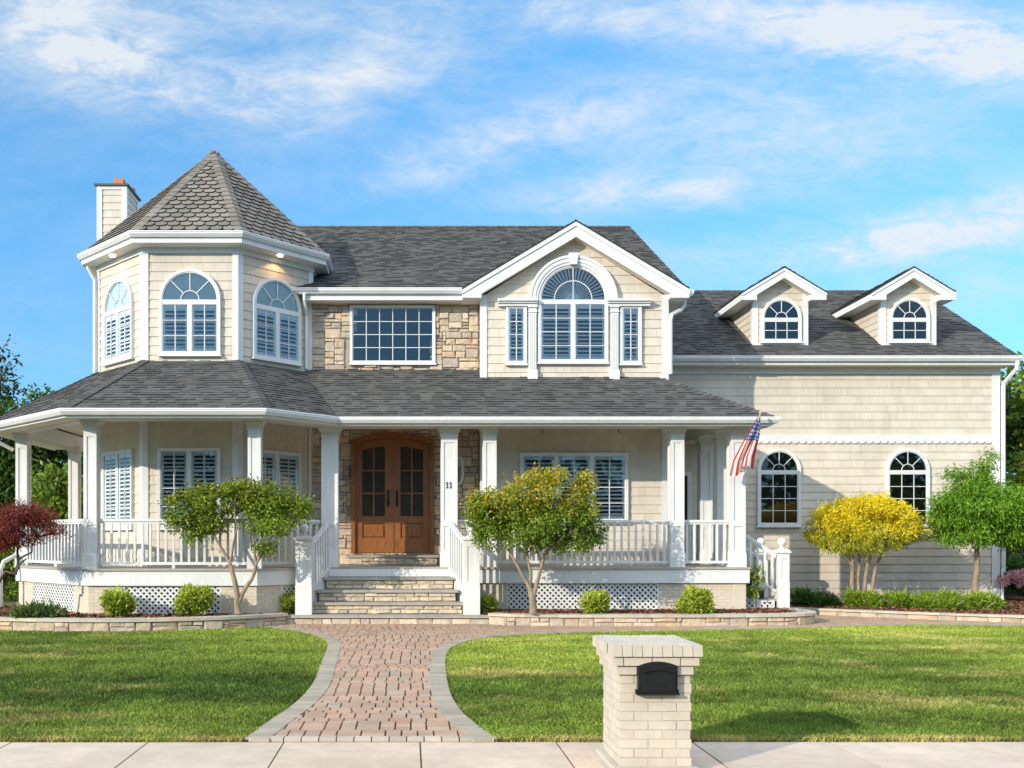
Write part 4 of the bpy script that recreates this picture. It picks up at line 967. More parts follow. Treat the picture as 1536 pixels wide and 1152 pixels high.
# -- front steps with newels and sloping rails
def newel(x, y, z0, h, wd=.29, ball=True):
    g = MB(); a = wd/2; g.box(x-a, x+a, y-a, y+a, z0, z0+h-.0); 
    for s, t in ((.05, .62), (.62, h-.10)): pass
    st = .06; e = .014
    for sx, sy in ((0, -1), (1, 0), (-1, 0), (0, 1)):
        def pl(u0, u1, zz0, zz1):
            if sx == 0: g.box(x+u0, x+u1, min(y+sy*a, y+sy*(a+e)), max(y+sy*a, y+sy*(a+e)), zz0, zz1)
            else: g.box(min(x+sx*a, x+sx*(a+e)), max(x+sx*a, x+sx*(a+e)), y+u0, y+u1, zz0, zz1)
        pl(-a-(e if sx == 0 else 0), -a+st, z0+.58, z0+h); pl(a-st, a+(e if sx == 0 else 0), z0+.58, z0+h); pl(-a+st, a-st, z0+h-.13, z0+h); pl(-a+st, a-st, z0+.58, z0+.66)
    g.box(x-a-.02, x+a+.02, y-a-.02, y+a+.02, z0, z0+.56); g.box(x-a-.025, x+a+.025, y-a-.025, y+a+.025, z0+.56, z0+.585)
    g.box(x-a-.045, x+a+.045, y-a-.045, y+a+.045, z0+h, z0+h+.04)
    t = a+.04; zt = z0+h+.04; g.hexa([(x-t, y-t, zt), (x+t, y-t, zt), (x+t, y+t, zt), (x-t, y+t, zt)], [(x-.07, y-.07, zt+.055), (x+.07, y-.07, zt+.055), (x+.07, y+.07, zt+.055), (x-.07, y+.07, zt+.055)])
    o = recalc(g.build('newel_post', 'white', H))
    g = MB(); g.lathe((x, y, zt+.055), [(.055, 0), (.06, .012), (.035, .03), (.04, .045), (.075, .075), (.095, .115), (.098, .15), (.08, .195), (.045, .225), (.0, .24)], 16); recalc(g.build('ball_finial', 'white', o, True))
    return o
def steps():
    tiers = [(-2.52, 1.60, 19.0, .0, .2), (-2.02, 1.06, 19.36, .2, .43), (-1.88, .95, 19.66, .43, .67), (-1.76, .90, 19.93, .67, .92)]
    g = MB()
    for i, (x0, x1, y0, z0, z1) in enumerate(tiers):
        F = frame((0, y0+.055, 0), (0, -1, 0)); ashlar(g, F, x0, x1, max(z0, .0)+.005, z1-.055, 200+i, .095, None, .03, lambda r: r.choice(((1.1, 1.12, 1.12), (1.18, 1.14, 1.06), (1.0, 1.02, 1.02), (1.2, 1.18, 1.1))), 4, 2 if i == 0 else 1)
        g.box(x0+.02, x1-.02, y0+.055, 20.12, 0 if i == 0 else z0-.05, z1-.055, 1)
    o = recalc(g.build('front_steps', ['stone', 'mortar'], H))
    for i, (x0, x1, y0, z0, z1) in enumerate(tiers):
        g = MB(); y1 = tiers[i+1][2]+.06 if i < 3 else 20.12; cuts = [x0-.05, x0+(x1-x0)*(.36 if i % 2 == 0 else .52), x0+(x1-x0)*(.69 if i % 2 == 0 else .77), x1+.05]
        for a, b in zip(cuts[:-1], cuts[1:]):
            c = grey(.88, 1.1, .02); g.hexa([(a+.003, y0-.02, z1-.055), (b-.003, y0-.02, z1-.055), (b-.003, y1, z1-.055), (a+.003, y1, z1-.055)], [(a+.003, y0-.008, z1), (b-.003, y0-.008, z1), (b-.003, y1, z1), (a+.003, y1, z1)], 0, c)
        recalc(g.build('tread', 'blue', o))
    newel(-2.14, 19.30, .2, 1.50); newel(1.24, 19.30, .2, 1.50)
    for A, B in (((-2.12, 19.42, 1.52), (-1.70, 20.16, 2.09)), ((1.22, 19.42, 1.52), (.83, 20.16, 2.09))):
        railing(A[:2], B[:2], False, A[2]-.97, B[2]-.97+.0, .97, .02, 0, (.02, .0), .095)
        g = MB(); s = 1 if A[0] > 0 else -1
        g.prism([(A[0]+s*.0, A[1], .2), (B[0], 20.18, .2), (B[0], 20.18, B[2]-.97-.03), (A[0], A[1], A[2]-.97-.03)], (s*.03, 0, 0)); recalc(g.build('stringer', 'white', H))
steps()
def side_steps():
    g = MB()
    for x1, z in ((7.42, .88), (7.68, .66), (7.93, .43)):
        g.box(7.14, x1, 20.58, 21.9, z-.05, z, 0); g.box(7.14, x1-.03, 20.60, 21.88, z-.235, z-.05, 1)  # block below each tread coloured dark as shade behind the lattice
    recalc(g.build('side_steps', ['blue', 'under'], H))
    newel(8.04, 20.62, .2, 1.22, .21); newel(8.04, 21.86, .2, 1.22, .21)
    for y in (20.60, 21.86):
        railing((7.10, y), (8.0, y), False, 1.90-.80, 1.30-.80, .80, .03, 0, (.02, .1), .17)
side_steps()
# -- side door on the porch, wall lamp, downspouts, hooks
def sundries():
    F = frame((0, YW, 0), (0, -1, 0)); g = MB(); u0, u1, z1 = 5.86, XX(1036, YW), ZZ(708, YW)
    g.fbox(F, u1-.10, u1, FZ, z1, 0, .07); g.fbox(F, u0, u1-.10, z1-.10, z1, 0, .07); g.fbox(F, u0, u0+.06, FZ, z1-.1, 0, .07); d = recalc(g.build('side_door', 'white', H))
    g = MB(); g.fbox(F, u0+.06, u1-.10, FZ, z1-.10, 0, .03); g.build('door_panel', 'dark', d)
    g = MB(); F = frame((0, YS, 0), (0, -1, 0)); u, z = XX(687, YS), ZZ(708, YS); g.tube([F(u, z+.32, .05), F(u+.05, z+.34, .12), F(u+.10, z+.28, .16), F(u+.10, z-.1, .16), F(u+.06, z-.25, .12), F(u, z-.3, .05)], [.03, .035, .035, .03, .03, .03]); recalc(g.build('wall_lamp', 'white', H, True))
    def spout(pts, name='downspout', r=.05): g = MB(); g.tube(pts, r, 6); recalc(g.build(name, 'white', H))
    y = YU-.02; x = XX(459, 21.9)
    spout([(x, 21.57, 7.28), (x, 21.6, 7.15), (x+.02, 21.86, 6.85), (x+.02, 21.86, 5.62)], r=.045)
    E = octa(2.78); spout([(E[7][0]+.10, E[7][1], 8.1), (E[7][0]+.12, E[7][1]+.02, 7.95), (T8[7][0]-.06, T8[7][1]-.05, 7.68), (T8[7][0]-.06, T8[7][1]-.05, 5.55)])
    xx = BX1; spout([(6.28, 21.8, 7.2), (6.26, 21.8, 7.05), (6.18, 21.75, 6.95), (BX1+.10, 21.58, 6.80), (BX1+.07, 21.56, 6.65), (BX1+.07, 21.56, 5.45)])
    spout([(14.87, 23.34, 6.08), (14.87, 23.36, 5.90), (WXR+.10, YW-.07, 5.60), (WXR+.09, YW-.07, 5.4), (WXR+.09, YW-.07, .9)])
    spout([(WXR+.06, YW-.08, .95), (WXR+.06, YW-.08, .2)], 'drain_pipe', .035)
    spout([(-9.35, 21.2, 4.1), (-9.3, 21.2, 3.95), (-8.9, 21.40, 3.72)], r=.045)
    spout([(-8.80, 21.25, 1.36), (-8.95, 21.0, 1.22), (-8.98, 20.9, 1.05), (-8.98, 20.9, .2)], 'drain_pipe')
    for px in (814, 928):
        x = XX(px, 20.5); g = MB(); g.tube([(x, 20.5, 4.46), (x, 20.5, 4.03), (x+.02, 20.5, 4.0), (x+.03, 20.5, 4.02)], .010, 6); recalc(g.build('plant_hook', 'black', H))
sundries()

# ------------------------------------------------------------------ plants
def unit(a): return a/np.maximum(np.linalg.norm(a, axis=1, keepdims=True), 1e-6)
def foliage(name, cl, ntw, per, L, W, colf, seed, parent, base, spread=.07, shell=.45, out=.5, down=.0, upn=.6, flat=.0, mat_='leaf', aspect_fold=.0, gap=.2, gapk=2.6, lay=1.0):
    """cl: list of (cx,cy,cz,rx,ry,rz); twigs spread through each ellipsoid, leaves round every twig"""
    rg = np.random.RandomState(seed); C = np.array([c[:3] for c in cl]); R = np.array([c[3:6] for c in cl]); vol = np.prod(R, 1)**(2/3); pr = vol/vol.sum()
    k = rg.choice(len(cl), ntw, p=pr); d = unit(rg.randn(ntw, 3)); rr = (shell+(1-shell)*rg.rand(ntw)**.6)*np.where(rg.rand(ntw) < .82, 1, rg.rand(ntw))
    bumps = 1+.16*np.sin(d[:, 0]*5+k)*np.cos(d[:, 2]*6+2*k)
    rr = np.where(rg.rand(ntw) < .05, rr*rg.uniform(1.05, 1.32, ntw), rr)
    tw = C[k]+d*R[k]*(rr*bumps)[:, None]
    ms = np.median(R); gapf = sum(np.sin(tw @ (rg.randn(3)*np.array([1, 1, lay])*gapk/ms)+rg.rand()*6.28) for _ in range(5)); keep = gapf > np.quantile(gapf, gap); tw = tw[keep]; d = d[keep]; k = k[keep]; ntw = len(tw)
    P = np.repeat(tw, per, 0)+rg.randn(ntw*per, 3)*spread*np.array([1, 1, .6 if flat else 1]); od = np.repeat(d, per, 0); n = len(P)
    ax = unit(od*out+rg.randn(n, 3)*.6+np.array([0, 0, -down])); nr = rg.randn(n, 3)*.6+np.array([0, 0, upn])+od*.35
    sd = unit(np.cross(ax, nr)); up = np.cross(sd, ax)
    l = L*rg.uniform(.6, 1.3, n)[:, None]; w_ = W*rg.uniform(.7, 1.2, n)[:, None]
    v = np.stack([P, P+ax*l*.45+sd*w_*.5-up*w_*aspect_fold, P+ax*l, P+ax*l*.45-sd*w_*.5-up*w_*aspect_fold], 1)
    hz = np.clip((P[:, 2]-(C[:, 2]-R[:, 2]).min())/((C[:, 2]+R[:, 2]).max()-(C[:, 2]-R[:, 2]).min()), 0, 1)
    tone = np.repeat(rg.rand(ntw), per); col = colf(hz, tone, rg.rand(n), rg, P)
    v = v.reshape(-1, 3)-np.array(base)[None]
    return numpy_mesh(name, v, np.arange(n*4).reshape(n, 4), np.clip(col, 0, 1), mat_, parent, (0, 0, 0))
def mixc(a, b, t): t = np.clip(t, 0, 1)[:, None]; return np.array(a)*(1-t)+np.array(b)*t
def pxcl(lst, d): return [(XX(a, d+o), d+o, ZZ(b, d+o), rx*d/FPX, rx*d/FPX*dep, rz*d/FPX) for a, b, rx, rz, o, dep in lst]
def trunkmesh(base, d, limbs, mat_, parent, n=8, seed=1, twigs=None):
    m = MB(); r = random.Random(seed)
    for pts, r0, r1, off in limbs:
        P = []
        for i, (a, b) in enumerate(pts):
            t = i/(len(pts)-1); p = PX(a, b, d+off*t)-V(base); P.append(p)
        Q = [P[0]]
        for a, b, in zip(P[:-1], P[1:]):
            mid = (a+b)/2+V((r.uniform(-1, 1), r.uniform(-1, 1), 0))*(b-a).length*.05; Q += [mid, b]
        m.tube(Q, [r0+(r1-r0)*i/(len(Q)-1) for i in range(len(Q))], n)
    for (p, q, r0) in (twigs or []): m.tube([p, (V(p)+V(q))/2+V((0, 0, .02)), q], [r0, r0*.8, r0*.4], 5)
    return m.build('trunk', mat_, parent, True, (0, 0, 0))
def twigset(cl, base, root, n, r0, seed):
    r = random.Random(seed); out = []
    for c in cl:
        for _ in range(n):
            q = V((c[0]+r.uniform(-.6, .6)*c[3], c[1]+r.uniform(-.6, .6)*c[4], c[2]+r.uniform(-.3, .5)*c[5]))
            src = min(root, key=lambda p: (V(p)-q).length); out.append((V(src)-V(base), q-V(base), r0))
    return out
def maple(label, d, base, limbs, clusters, colf, ntw, seed, L=.07, W=.045, bark='bark', per=11, spread=.055, flat=0):
    t = thing('maple_tree', label, 'tree', base); cl = pxcl(clusters, d)
    ends = [PX(p[0][-1][0], p[0][-1][1], d+p[3]) for p in limbs]
    trunkmesh(base, d, limbs, bark, t, 8, seed, twigset(cl, base, ends, 4, .012, seed))
    foliage('crown', cl, ntw, per, L, W, colf, seed, t, base, spread, .35, .5, .25, .8, flat, gap=.26, gapk=2.0, lay=2.8); return t
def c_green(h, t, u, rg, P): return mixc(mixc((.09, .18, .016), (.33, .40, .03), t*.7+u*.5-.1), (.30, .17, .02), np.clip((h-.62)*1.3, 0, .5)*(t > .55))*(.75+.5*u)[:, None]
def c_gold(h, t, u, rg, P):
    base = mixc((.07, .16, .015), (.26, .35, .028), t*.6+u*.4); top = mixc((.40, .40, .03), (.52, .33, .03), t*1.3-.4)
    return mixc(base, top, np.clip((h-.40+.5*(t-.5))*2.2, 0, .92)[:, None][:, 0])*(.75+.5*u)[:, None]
def c_red(h, t, u, rg, P): return mixc((.13, .027, .022), (.32, .065, .045), t*.6+u*.4)*(.7+.55*u)[:, None]
B = (XX(357, 18.5), 18.5, .19)
maple('small green maple with two leaning limbs and a flat crown, left of the front steps', 18.5, B,
      [([(357, 921), (356, 895), (351, 868), (345, 846)], .066, .042, 0), ([(345, 846), (332, 822), (322, 803), (312, 782)], .036, .014, .1), ([(345, 846), (350, 815), (356, 790), (352, 770)], .028, .012, -.2), ([(357, 906), (364, 890), (377, 870), (384, 848)], .048, .034, .1),
       ([(384, 848), (382, 820), (380, 798), (390, 775)], .028, .012, .1), ([(384, 848), (396, 825), (412, 800), (430, 780)], .024, .010, -.1)],
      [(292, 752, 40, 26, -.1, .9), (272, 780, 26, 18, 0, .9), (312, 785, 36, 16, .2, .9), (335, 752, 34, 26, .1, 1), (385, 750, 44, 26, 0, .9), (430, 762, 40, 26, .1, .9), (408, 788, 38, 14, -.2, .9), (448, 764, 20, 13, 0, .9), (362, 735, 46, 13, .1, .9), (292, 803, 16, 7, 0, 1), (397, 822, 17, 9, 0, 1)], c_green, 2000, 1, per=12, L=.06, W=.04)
B = (XX(800, 18.55), 18.55, .19)
maple('round maple with orange and yellow top leaves over green, right of the front steps', 18.55, B,
      [([(799, 921), (799, 900), (796, 886)], .075, .060, 0), ([(796, 886), (783, 862), (770, 838), (756, 815), (745, 790)], .042, .014, .1), ([(800, 896), (806, 872), (812, 850), (816, 830), (832, 805)], .046, .016, -.1), ([(796, 888), (796, 860), (790, 830), (787, 800)], .034, .014, .3), ([(812, 850), (806, 828), (800, 800)], .024, .010, .2), ([(816, 832), (835, 815), (856, 800)], .022, .01, -.3)],
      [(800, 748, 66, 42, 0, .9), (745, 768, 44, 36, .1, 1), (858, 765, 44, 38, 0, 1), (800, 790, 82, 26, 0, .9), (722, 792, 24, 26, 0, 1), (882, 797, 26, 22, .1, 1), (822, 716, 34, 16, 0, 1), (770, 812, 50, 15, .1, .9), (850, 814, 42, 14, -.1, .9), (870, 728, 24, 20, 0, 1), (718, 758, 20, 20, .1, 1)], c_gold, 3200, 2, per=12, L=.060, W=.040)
B = (XX(-22, 18.35), 18.35, .19)
maple('dark red laceleaf maple with twisting thin limbs at the left end of the planter', 18.35, B,
      [([(-22, 922), (-20, 895), (-8, 884)], .06, .045, 0), ([(-8, 884), (8, 857), (24, 861), (27, 846), (26, 828), (27, 815)], .034, .020, .1), ([(26, 840), (38, 833), (48, 828), (48, 818), (56, 806)], .020, .010, .1), ([(24, 858), (30, 846), (40, 838)], .022, .014, .1)],
      [(15, 790, 42, 24, -.1, 1), (58, 793, 36, 20, 0, .9), (-30, 792, 45, 26, .1, .9), (38, 772, 44, 15, .1, .9), (82, 802, 24, 9, 0, .9), (0, 815, 40, 10, 0, .9)], c_red, 1500, 3, L=.085, W=.020, bark='barkdark', per=13, spread=.06)
def c_yel(h, t, u, rg, P): return mixc(mixc((.30, .36, .02), (.52, .48, .022), t*.7+u*.4), mixc((.66, .54, .018), (.92, .76, .035), t*.6+u*.5), np.clip((h-.18+.35*(t-.5))*2.6, 0, 1))*(.75+.4*u)[:, None]
def dome(name, label, d, base, limbs, clusters, colf, ntw, seed, **k):
    t = thing(name, label, 'tree', base); cl = pxcl(clusters, d); trunkmesh(base, d, limbs, k.pop('bark', 'bark'), t, 8, seed)
    foliage('crown', cl, ntw, k.pop('per', 12), k.pop('L', .13), k.pop('W', .03), colf, seed, t, base, k.pop('spread', .05), k.pop('shell', .7), k.pop('out', .9), k.pop('down', .5), k.pop('upn', .3), gap=k.pop('gap', .2), gapk=k.pop('gapk', 3.0), lay=k.pop('lay', 1.0)); return t
d = 22.0; B = (XX(1291, d), d, .15)
dome('cypress_tree', 'golden yellow threadleaf cypress pruned to a dome on several bare stems', d, B,
     [([(1279, 900), (1278, 870), (1279, 840), (1270, 800)], .055, .035, 0), ([(1286, 902), (1287, 865), (1288, 830), (1290, 790)], .045, .03, .1), ([(1296, 900), (1299, 862), (1307, 832), (1310, 795)], .05, .03, -.1), ([(1303, 902), (1310, 870), (1316, 845), (1335, 805)], .045, .03, .1), ([(1279, 850), (1262, 825), (1248, 800)], .03, .015, .1)],
     [(1242, 790, 31, 27, 0, 1.0), (1268, 775, 38, 27, .0, 1), (1296, 778, 52, 31, 0, .9), (1330, 782, 42, 27, .0, 1), (1355, 797, 30, 18, 0, 1), (1290, 800, 62, 26, -.15, .9), (1228, 797, 17, 17, 0, 1), (1300, 765, 46, 20, .1, 1)], c_yel, 3000, 4, L=.105, W=.022, per=13, shell=.82, spread=.045, gap=.30, gapk=2.2)
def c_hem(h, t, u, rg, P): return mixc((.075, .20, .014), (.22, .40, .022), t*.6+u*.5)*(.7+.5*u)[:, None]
d = 21.7; B = (XX(1464, d), d, .15)
def frondpts(cl, n, seed): pass
dome('hemlock_tree', 'bright green hemlock with a drooping spread crown on one straight trunk', d, B,
     [([(1463, 905), (1462, 880), (1466, 850), (1465, 812), (1462, 770), (1466, 720)], .085, .02, 0)],
     [(1440, 785, 42, 18, 0, 1), (1500, 778, 52, 20, 0, 1), (1415, 778, 24, 18, 0, 1), (1468, 760, 62, 20, -.1, .9), (1535, 780, 40, 24, .1, 1), (1520, 800, 40, 14, 0, .9), (1462, 735, 38, 18, .0, .9), (1500, 745, 36, 14, 0, 1), (1470, 712, 12, 22, 0, 1), (1420, 748, 20, 6, -.2, 1), (1440, 708, 20, 5, 0, 1), (1485, 690, 8, 14, 0, 1), (1450, 805, 40, 8, -.2, 1)], c_hem, 3300, 5, L=.115, W=.026, per=14, spread=.07, gap=.24, gapk=1.8, lay=3.2, shell=.4, out=1.0, down=.85)
# spreading junipers along the wing
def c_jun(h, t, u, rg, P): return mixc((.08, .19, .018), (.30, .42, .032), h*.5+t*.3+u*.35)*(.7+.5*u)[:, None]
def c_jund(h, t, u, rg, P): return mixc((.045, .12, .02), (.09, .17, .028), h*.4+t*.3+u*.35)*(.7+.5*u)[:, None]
for i, (px, py, dd, rx, rz, lab, cf) in enumerate(((1202, 893, 22.3, .36, .32, 'dark juniper tuft close beside the side step newel post', c_jund), (1243, 892, 22.4, .50, .30, 'dark spreading juniper between the side steps and the yellow cypress', c_jund), (1290, 892, 22.0, .52, .34, 'spreading green juniper at the foot of the yellow cypress stems', c_jun),
        (1340, 893, 21.7, .56, .38, 'spreading green juniper just right of the yellow cypress stems', c_jun), (1388, 892, 21.5, .52, .36, 'spreading green juniper midway between the yellow cypress and the hemlock trunk', c_jun), (1430, 898, 21.2, .50, .32, 'yellow green juniper just left of the hemlock trunk', c_jun), (1478, 897, 21.0, .55, .36, 'yellow green juniper just right of the hemlock trunk, nearest the corner', c_jun))):
    b = (XX(px, dd), dd, .15); t = thing('juniper_shrub', lab, 'shrub', b, 'junipers along the right wing'); r = random.Random(i)
    rz *= .72*r.uniform(.75, 1.2); rx *= .66; cl = [(b[0]+r.uniform(-.7, .7)*rx, dd+r.uniform(-.3, .3), .15+rz*r.uniform(.3, .8), rx*r.uniform(.25, .5), rx*.4, rz*r.uniform(.35, .6)) for _ in range(7)]
    foliage('foliage', cl, 330, 12, .12, .024, cf, 20+i, t, b, .05, .25, .9, -.55, .2)
    m = MB(); [m.tube([(0, 0, 0), (math.cos(a)*rx*.3, math.sin(a)*.15, .12), (math.cos(a)*rx*.7, math.sin(a)*.3, .22)], [.02, .015, .006], 5) for a in (.3, 1.9, 3.3, 4.9)]; m.build('stem', 'bark', t, True, (0, 0, 0))
# rounded light green shrubs in the front planters
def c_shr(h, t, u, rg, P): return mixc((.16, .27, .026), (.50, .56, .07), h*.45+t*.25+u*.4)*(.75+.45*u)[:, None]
for i, (px, dd, r_, lab) in enumerate(((175, 18.45, .35, 'rounded light green shrub against the lattice, farther from the green maple'), (294, 18.5, .40, 'rounded light green shrub just left of the green maple trunk'), (433, 19.62, .24, 'small green shrub tucked behind the left newel post'),
        (727, 19.62, .28, 'shaded green shrub tucked behind the right newel post'), (888, 18.95, .35, 'rounded light green shrub in front of the lattice, right of the orange maple'), (1042, 18.95, .37, 'rounded light green shrub before the corner pier below the flag'))):
    b = (XX(px, dd), dd, .19); t = thing('round_shrub', lab, 'shrub', b, 'rounded shrubs in the front planters'); r = random.Random(40+i)
    sq = r.uniform(.82, 1.12); cl = [(b[0]+r.uniform(-.05, .05), dd, .19+r_*.75*sq, r_*.62, r_*.62, r_*.60*sq)]+[(b[0]+math.cos(a)*r_*.5, dd+math.sin(a)*r_*.4, .19+r_*r.uniform(.45, 1.3)*sq, r_*r.uniform(.28, .5), r_*.42, r_*r.uniform(.25, .42)) for a in [r.uniform(0, 6.28) for _ in range(7)]]
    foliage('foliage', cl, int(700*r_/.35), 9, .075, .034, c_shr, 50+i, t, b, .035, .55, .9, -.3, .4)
    m = MB(); [m.tube([(0, 0, 0), (math.cos(a)*r_*.3, math.sin(a)*r_*.3, r_*.5), (math.cos(a)*r_*.5, math.sin(a)*r_*.5, r_)], [.014, .01, .004], 5) for a in (0, 1.3, 2.6, 3.9, 5.2)]; m.build('stem', 'bark', t, True, (0, 0, 0))
def c_hel(h, t, u, rg, P): return mixc((.05, .12, .035), (.17, .23, .06), h*.3+u*.6)*(.75+.45*u)[:, None]
b = (XX(52, 18.1), 18.1, .2); t = thing('hellebore_plant', 'low dark green leafy clump beside the planter wall under the red maple', 'plant', b)
foliage('foliage', [(b[0]+x, 18.1, .26, .26, .26, .13) for x in (-.2, 0, .22)], 300, 7, .15, .04, c_hel, 70, t, b, .05, .3, .9, -.5, .5)
b = (XX(1131, 20.4), 20.4, .2); t = thing('climbing_plant', 'thin leafy vine rising beside the side step lattice', 'plant', b)
foliage('foliage', [(b[0]+.03, 20.4, .95, .16, .1, .18), (b[0]-.02, 20.4, .62, .09, .08, .2)], 60, 6, .085, .05, c_green, 71, t, b, .04, .2, .6, .3, .5)
m = MB(); m.tube([(0, 0, 0), (.03, 0, .35), (-.02, 0, .6), (.04, 0, .95)], [.012, .01, .008, .005], 6); m.build('stem', 'bark', t, True, (0, 0, 0))
# hydrangea, trellis gate
def c_pink(h, t, u, rg, P): return mixc((.62, .30, .33), (.80, .52, .52), t*.5+u*.6)
d = 24.0; b = (XX(1524, d), d, .15); t = thing('hydrangea_bush', 'hydrangea bush with round pink flower heads by the right house corner', 'bush', b)
foliage('foliage', [(XX(1525, d), d, .75, .5, .45, .42), (XX(1540, d), d, .7, .5, .45, .4)], 700, 8, .13, .08, c_jund, 72, t, b, .06, .5, .7, .1, .6)
for i, (px, py) in enumerate(((1512, 868), (1520, 862), (1527, 868), (1534, 860), (1541, 868), (1505, 873), (1530, 875), (1548, 862))):
    foliage('flower_head', [(XX(px, 23.55), 23.55, ZZ(py, 23.55), .105, .105, .085)], 60, 5, .04, .035, c_pink, 80+i, t, b, .02, .8, .8, 0, .3)
d = 26.5; b = (XX(1508, d), d, 0); t = thing('trellis_gate', 'dark wooden trellis gate in the shade behind the right house corner', 'gate', b)
m = MB()
for k in range(7): m.box(-.45+k*.15-.015, -.45+k*.15+.015, -.015, .0, .1, 1.7)
for k in range(11): m.box(-.47, .47, .003, .018, .15+k*.15, .18+k*.15)
m.box(-.56, -.47, -.04, .04, 0, 1.85); m.box(.47, .56, -.04, .04, 0, 1.85); m.box(-.56, .56, -.05, .05, 1.851, 1.93); recalc(m.build('lattice_panel', 'black', t, False, (0, 0, 0)))
# ---- trees behind and beside the house
def c_bg(h, t, u, rg, P): return mixc((.030, .068, .012), (.095, .16, .022), t*.6+u*.5)*(.7+.55*u)[:, None]
def c_bgd(h, t, u, rg, P): return mixc((.018, .042, .013), (.05, .085, .022), t*.6+u*.5)*(.7+.5*u)[:, None]
def c_bgl(h, t, u, rg, P): return mixc((.075, .15, .015), (.21, .29, .028), t*.6+u*.5)*(.7+.5*u)[:, None]
def bgtree(name, label, x, y, h, r_, colf, seed, conifer=False, low=.12, ntw=900, L=.22, group='trees behind the house'):
    b = (x, y, 0); t = thing(name, label, 'tree', b, group); r = random.Random(seed); m = MB()
    P = [V((0, 0, 0)), V((r.uniform(-.1, .1), 0, h*.3)), V((r.uniform(-.2, .2), 0, h*.65)), V((0, 0, h*.95))]; m.tube(P, [h*.022, h*.017, h*.010, h*.003], 8)
    cl = []
    if conifer:
        for k in range(9): f = k/8; cl.append((x, y, h*(low+.06+(1-low-.08)*f), r_*(1-f*.88), r_*(1-f*.88), h*.075))
    else:
        for k in range(15):
            a = r.uniform(0, 6.28); f = r.random(); rr = r_*(.62 if f < .7 else .35)*r.uniform(.4, 1)
            c = (x+math.cos(a)*rr, y+math.sin(a)*rr, h*(low+.12+(.80-low)*f), r_*r.uniform(.36, .58), r_*r.uniform(.36, .58), h*r.uniform(.09, .15)); cl.append(c)
            m.tube([P[1]+(P[2]-P[1])*f, V((c[0]-x, c[1]-y, c[2]))], [h*.008, h*.003], 5)
    m.build('trunk', 'barkdark', t, True, (0, 0, 0))
    foliage('crown', cl, ntw, 10, L, L*.55, colf, seed, t, b, L*.9, .5, .6, .25 if not conifer else .4, .6); return t
bgtree('spruce_tree', 'dark pointed spruce rising highest at the far left edge', XX(2, 38), 38, 9.0, 2.1, c_bgd, 90, True)
bgtree('broadleaf_tree', 'mid green tree seen between the left porch columns', XX(70, 36), 36, 7.0, 2.6, c_bg, 91, ntw=1300)
bgtree('broadleaf_tree', 'dark tree at the left picture edge, left of the porch end column', XX(-25, 36), 36, 7.0, 2.4, c_bg, 92)
bgtree('broadleaf_tree', 'dark green tree mostly hidden behind the tower porch', XX(120, 40), 40, 6.3, 2.6, c_bgd, 93)
bgtree('broadleaf_tree', 'light green bushy tree low behind the left porch rail', XX(85, 31), 31, 3.8, 1.6, c_bgl, 94, low=.0)
bgtree('broadleaf_tree', 'yellow green shrub at the left edge beyond the red maple', XX(5, 27), 27, 1.5, 1.2, c_bgl, 95, low=.0, ntw=500, L=.14, group='shrubs beside the house')
bgtree('broadleaf_tree', 'dark understory tree far left of the house, behind the others', XX(-80, 42), 42, 7.5, 3, c_bgd, 96)
bgtree('broadleaf_tree', 'bright green tree filling the gap beside the right house corner', XX(1530, 30), 30, 7.0, 2.2, c_bgl, 97, low=.0, ntw=1500)
bgtree('broadleaf_tree', 'tall mid green tree at the right edge behind the bright one', XX(1580, 36), 36, 8.6, 2.6, c_bg, 98, ntw=1200)
bgtree('broadleaf_tree', 'dark tree in shade just behind the right house corner', XX(1500, 40), 40, 7.0, 2.2, c_bgd, 99, low=.0)
def c_yb(h, t, u, rg, P): return mixc((.16, .24, .02), (.62, .48, .04), (t > .6)*.9*(h > .3))*(.75+.45*u)[:, None]
bgtree('flowering_tree', 'yellow flowering shrub at the right edge above the hemlock', XX(1542, 25.5), 25.5, 3.9, 1.0, c_yb, 100, low=.0, ntw=600, L=.13, group='shrubs beside the house')
bgtree('broadleaf_tree', 'dark low hedge shrub behind the pink hydrangea', XX(1545, 27.5), 27.5, 2.2, 1.4, c_bgd, 101, low=.0, ntw=700, L=.14, group='shrubs beside the house')

# wood across the street, behind the viewer: it is what the panes mirror
def far_wood():
    r = random.Random(5); cl = [(x+r.uniform(-2, 2), -26+r.uniform(-3, 3), r.uniform(1.5, 9), r.uniform(2.5, 4.5), 2.5, r.uniform(2.5, 4.5)) for x in range(-70, 71, 4) for _ in range(2)]
    o = foliage('far_wood', cl, 3000, 9, .9, .6, c_bg, 300, None, (0, 0, 0), .6, .5, .6, .2, .6); struct(o, 'stuff', 'distant band of trees across the street mirrored in the window panes')
far_wood()
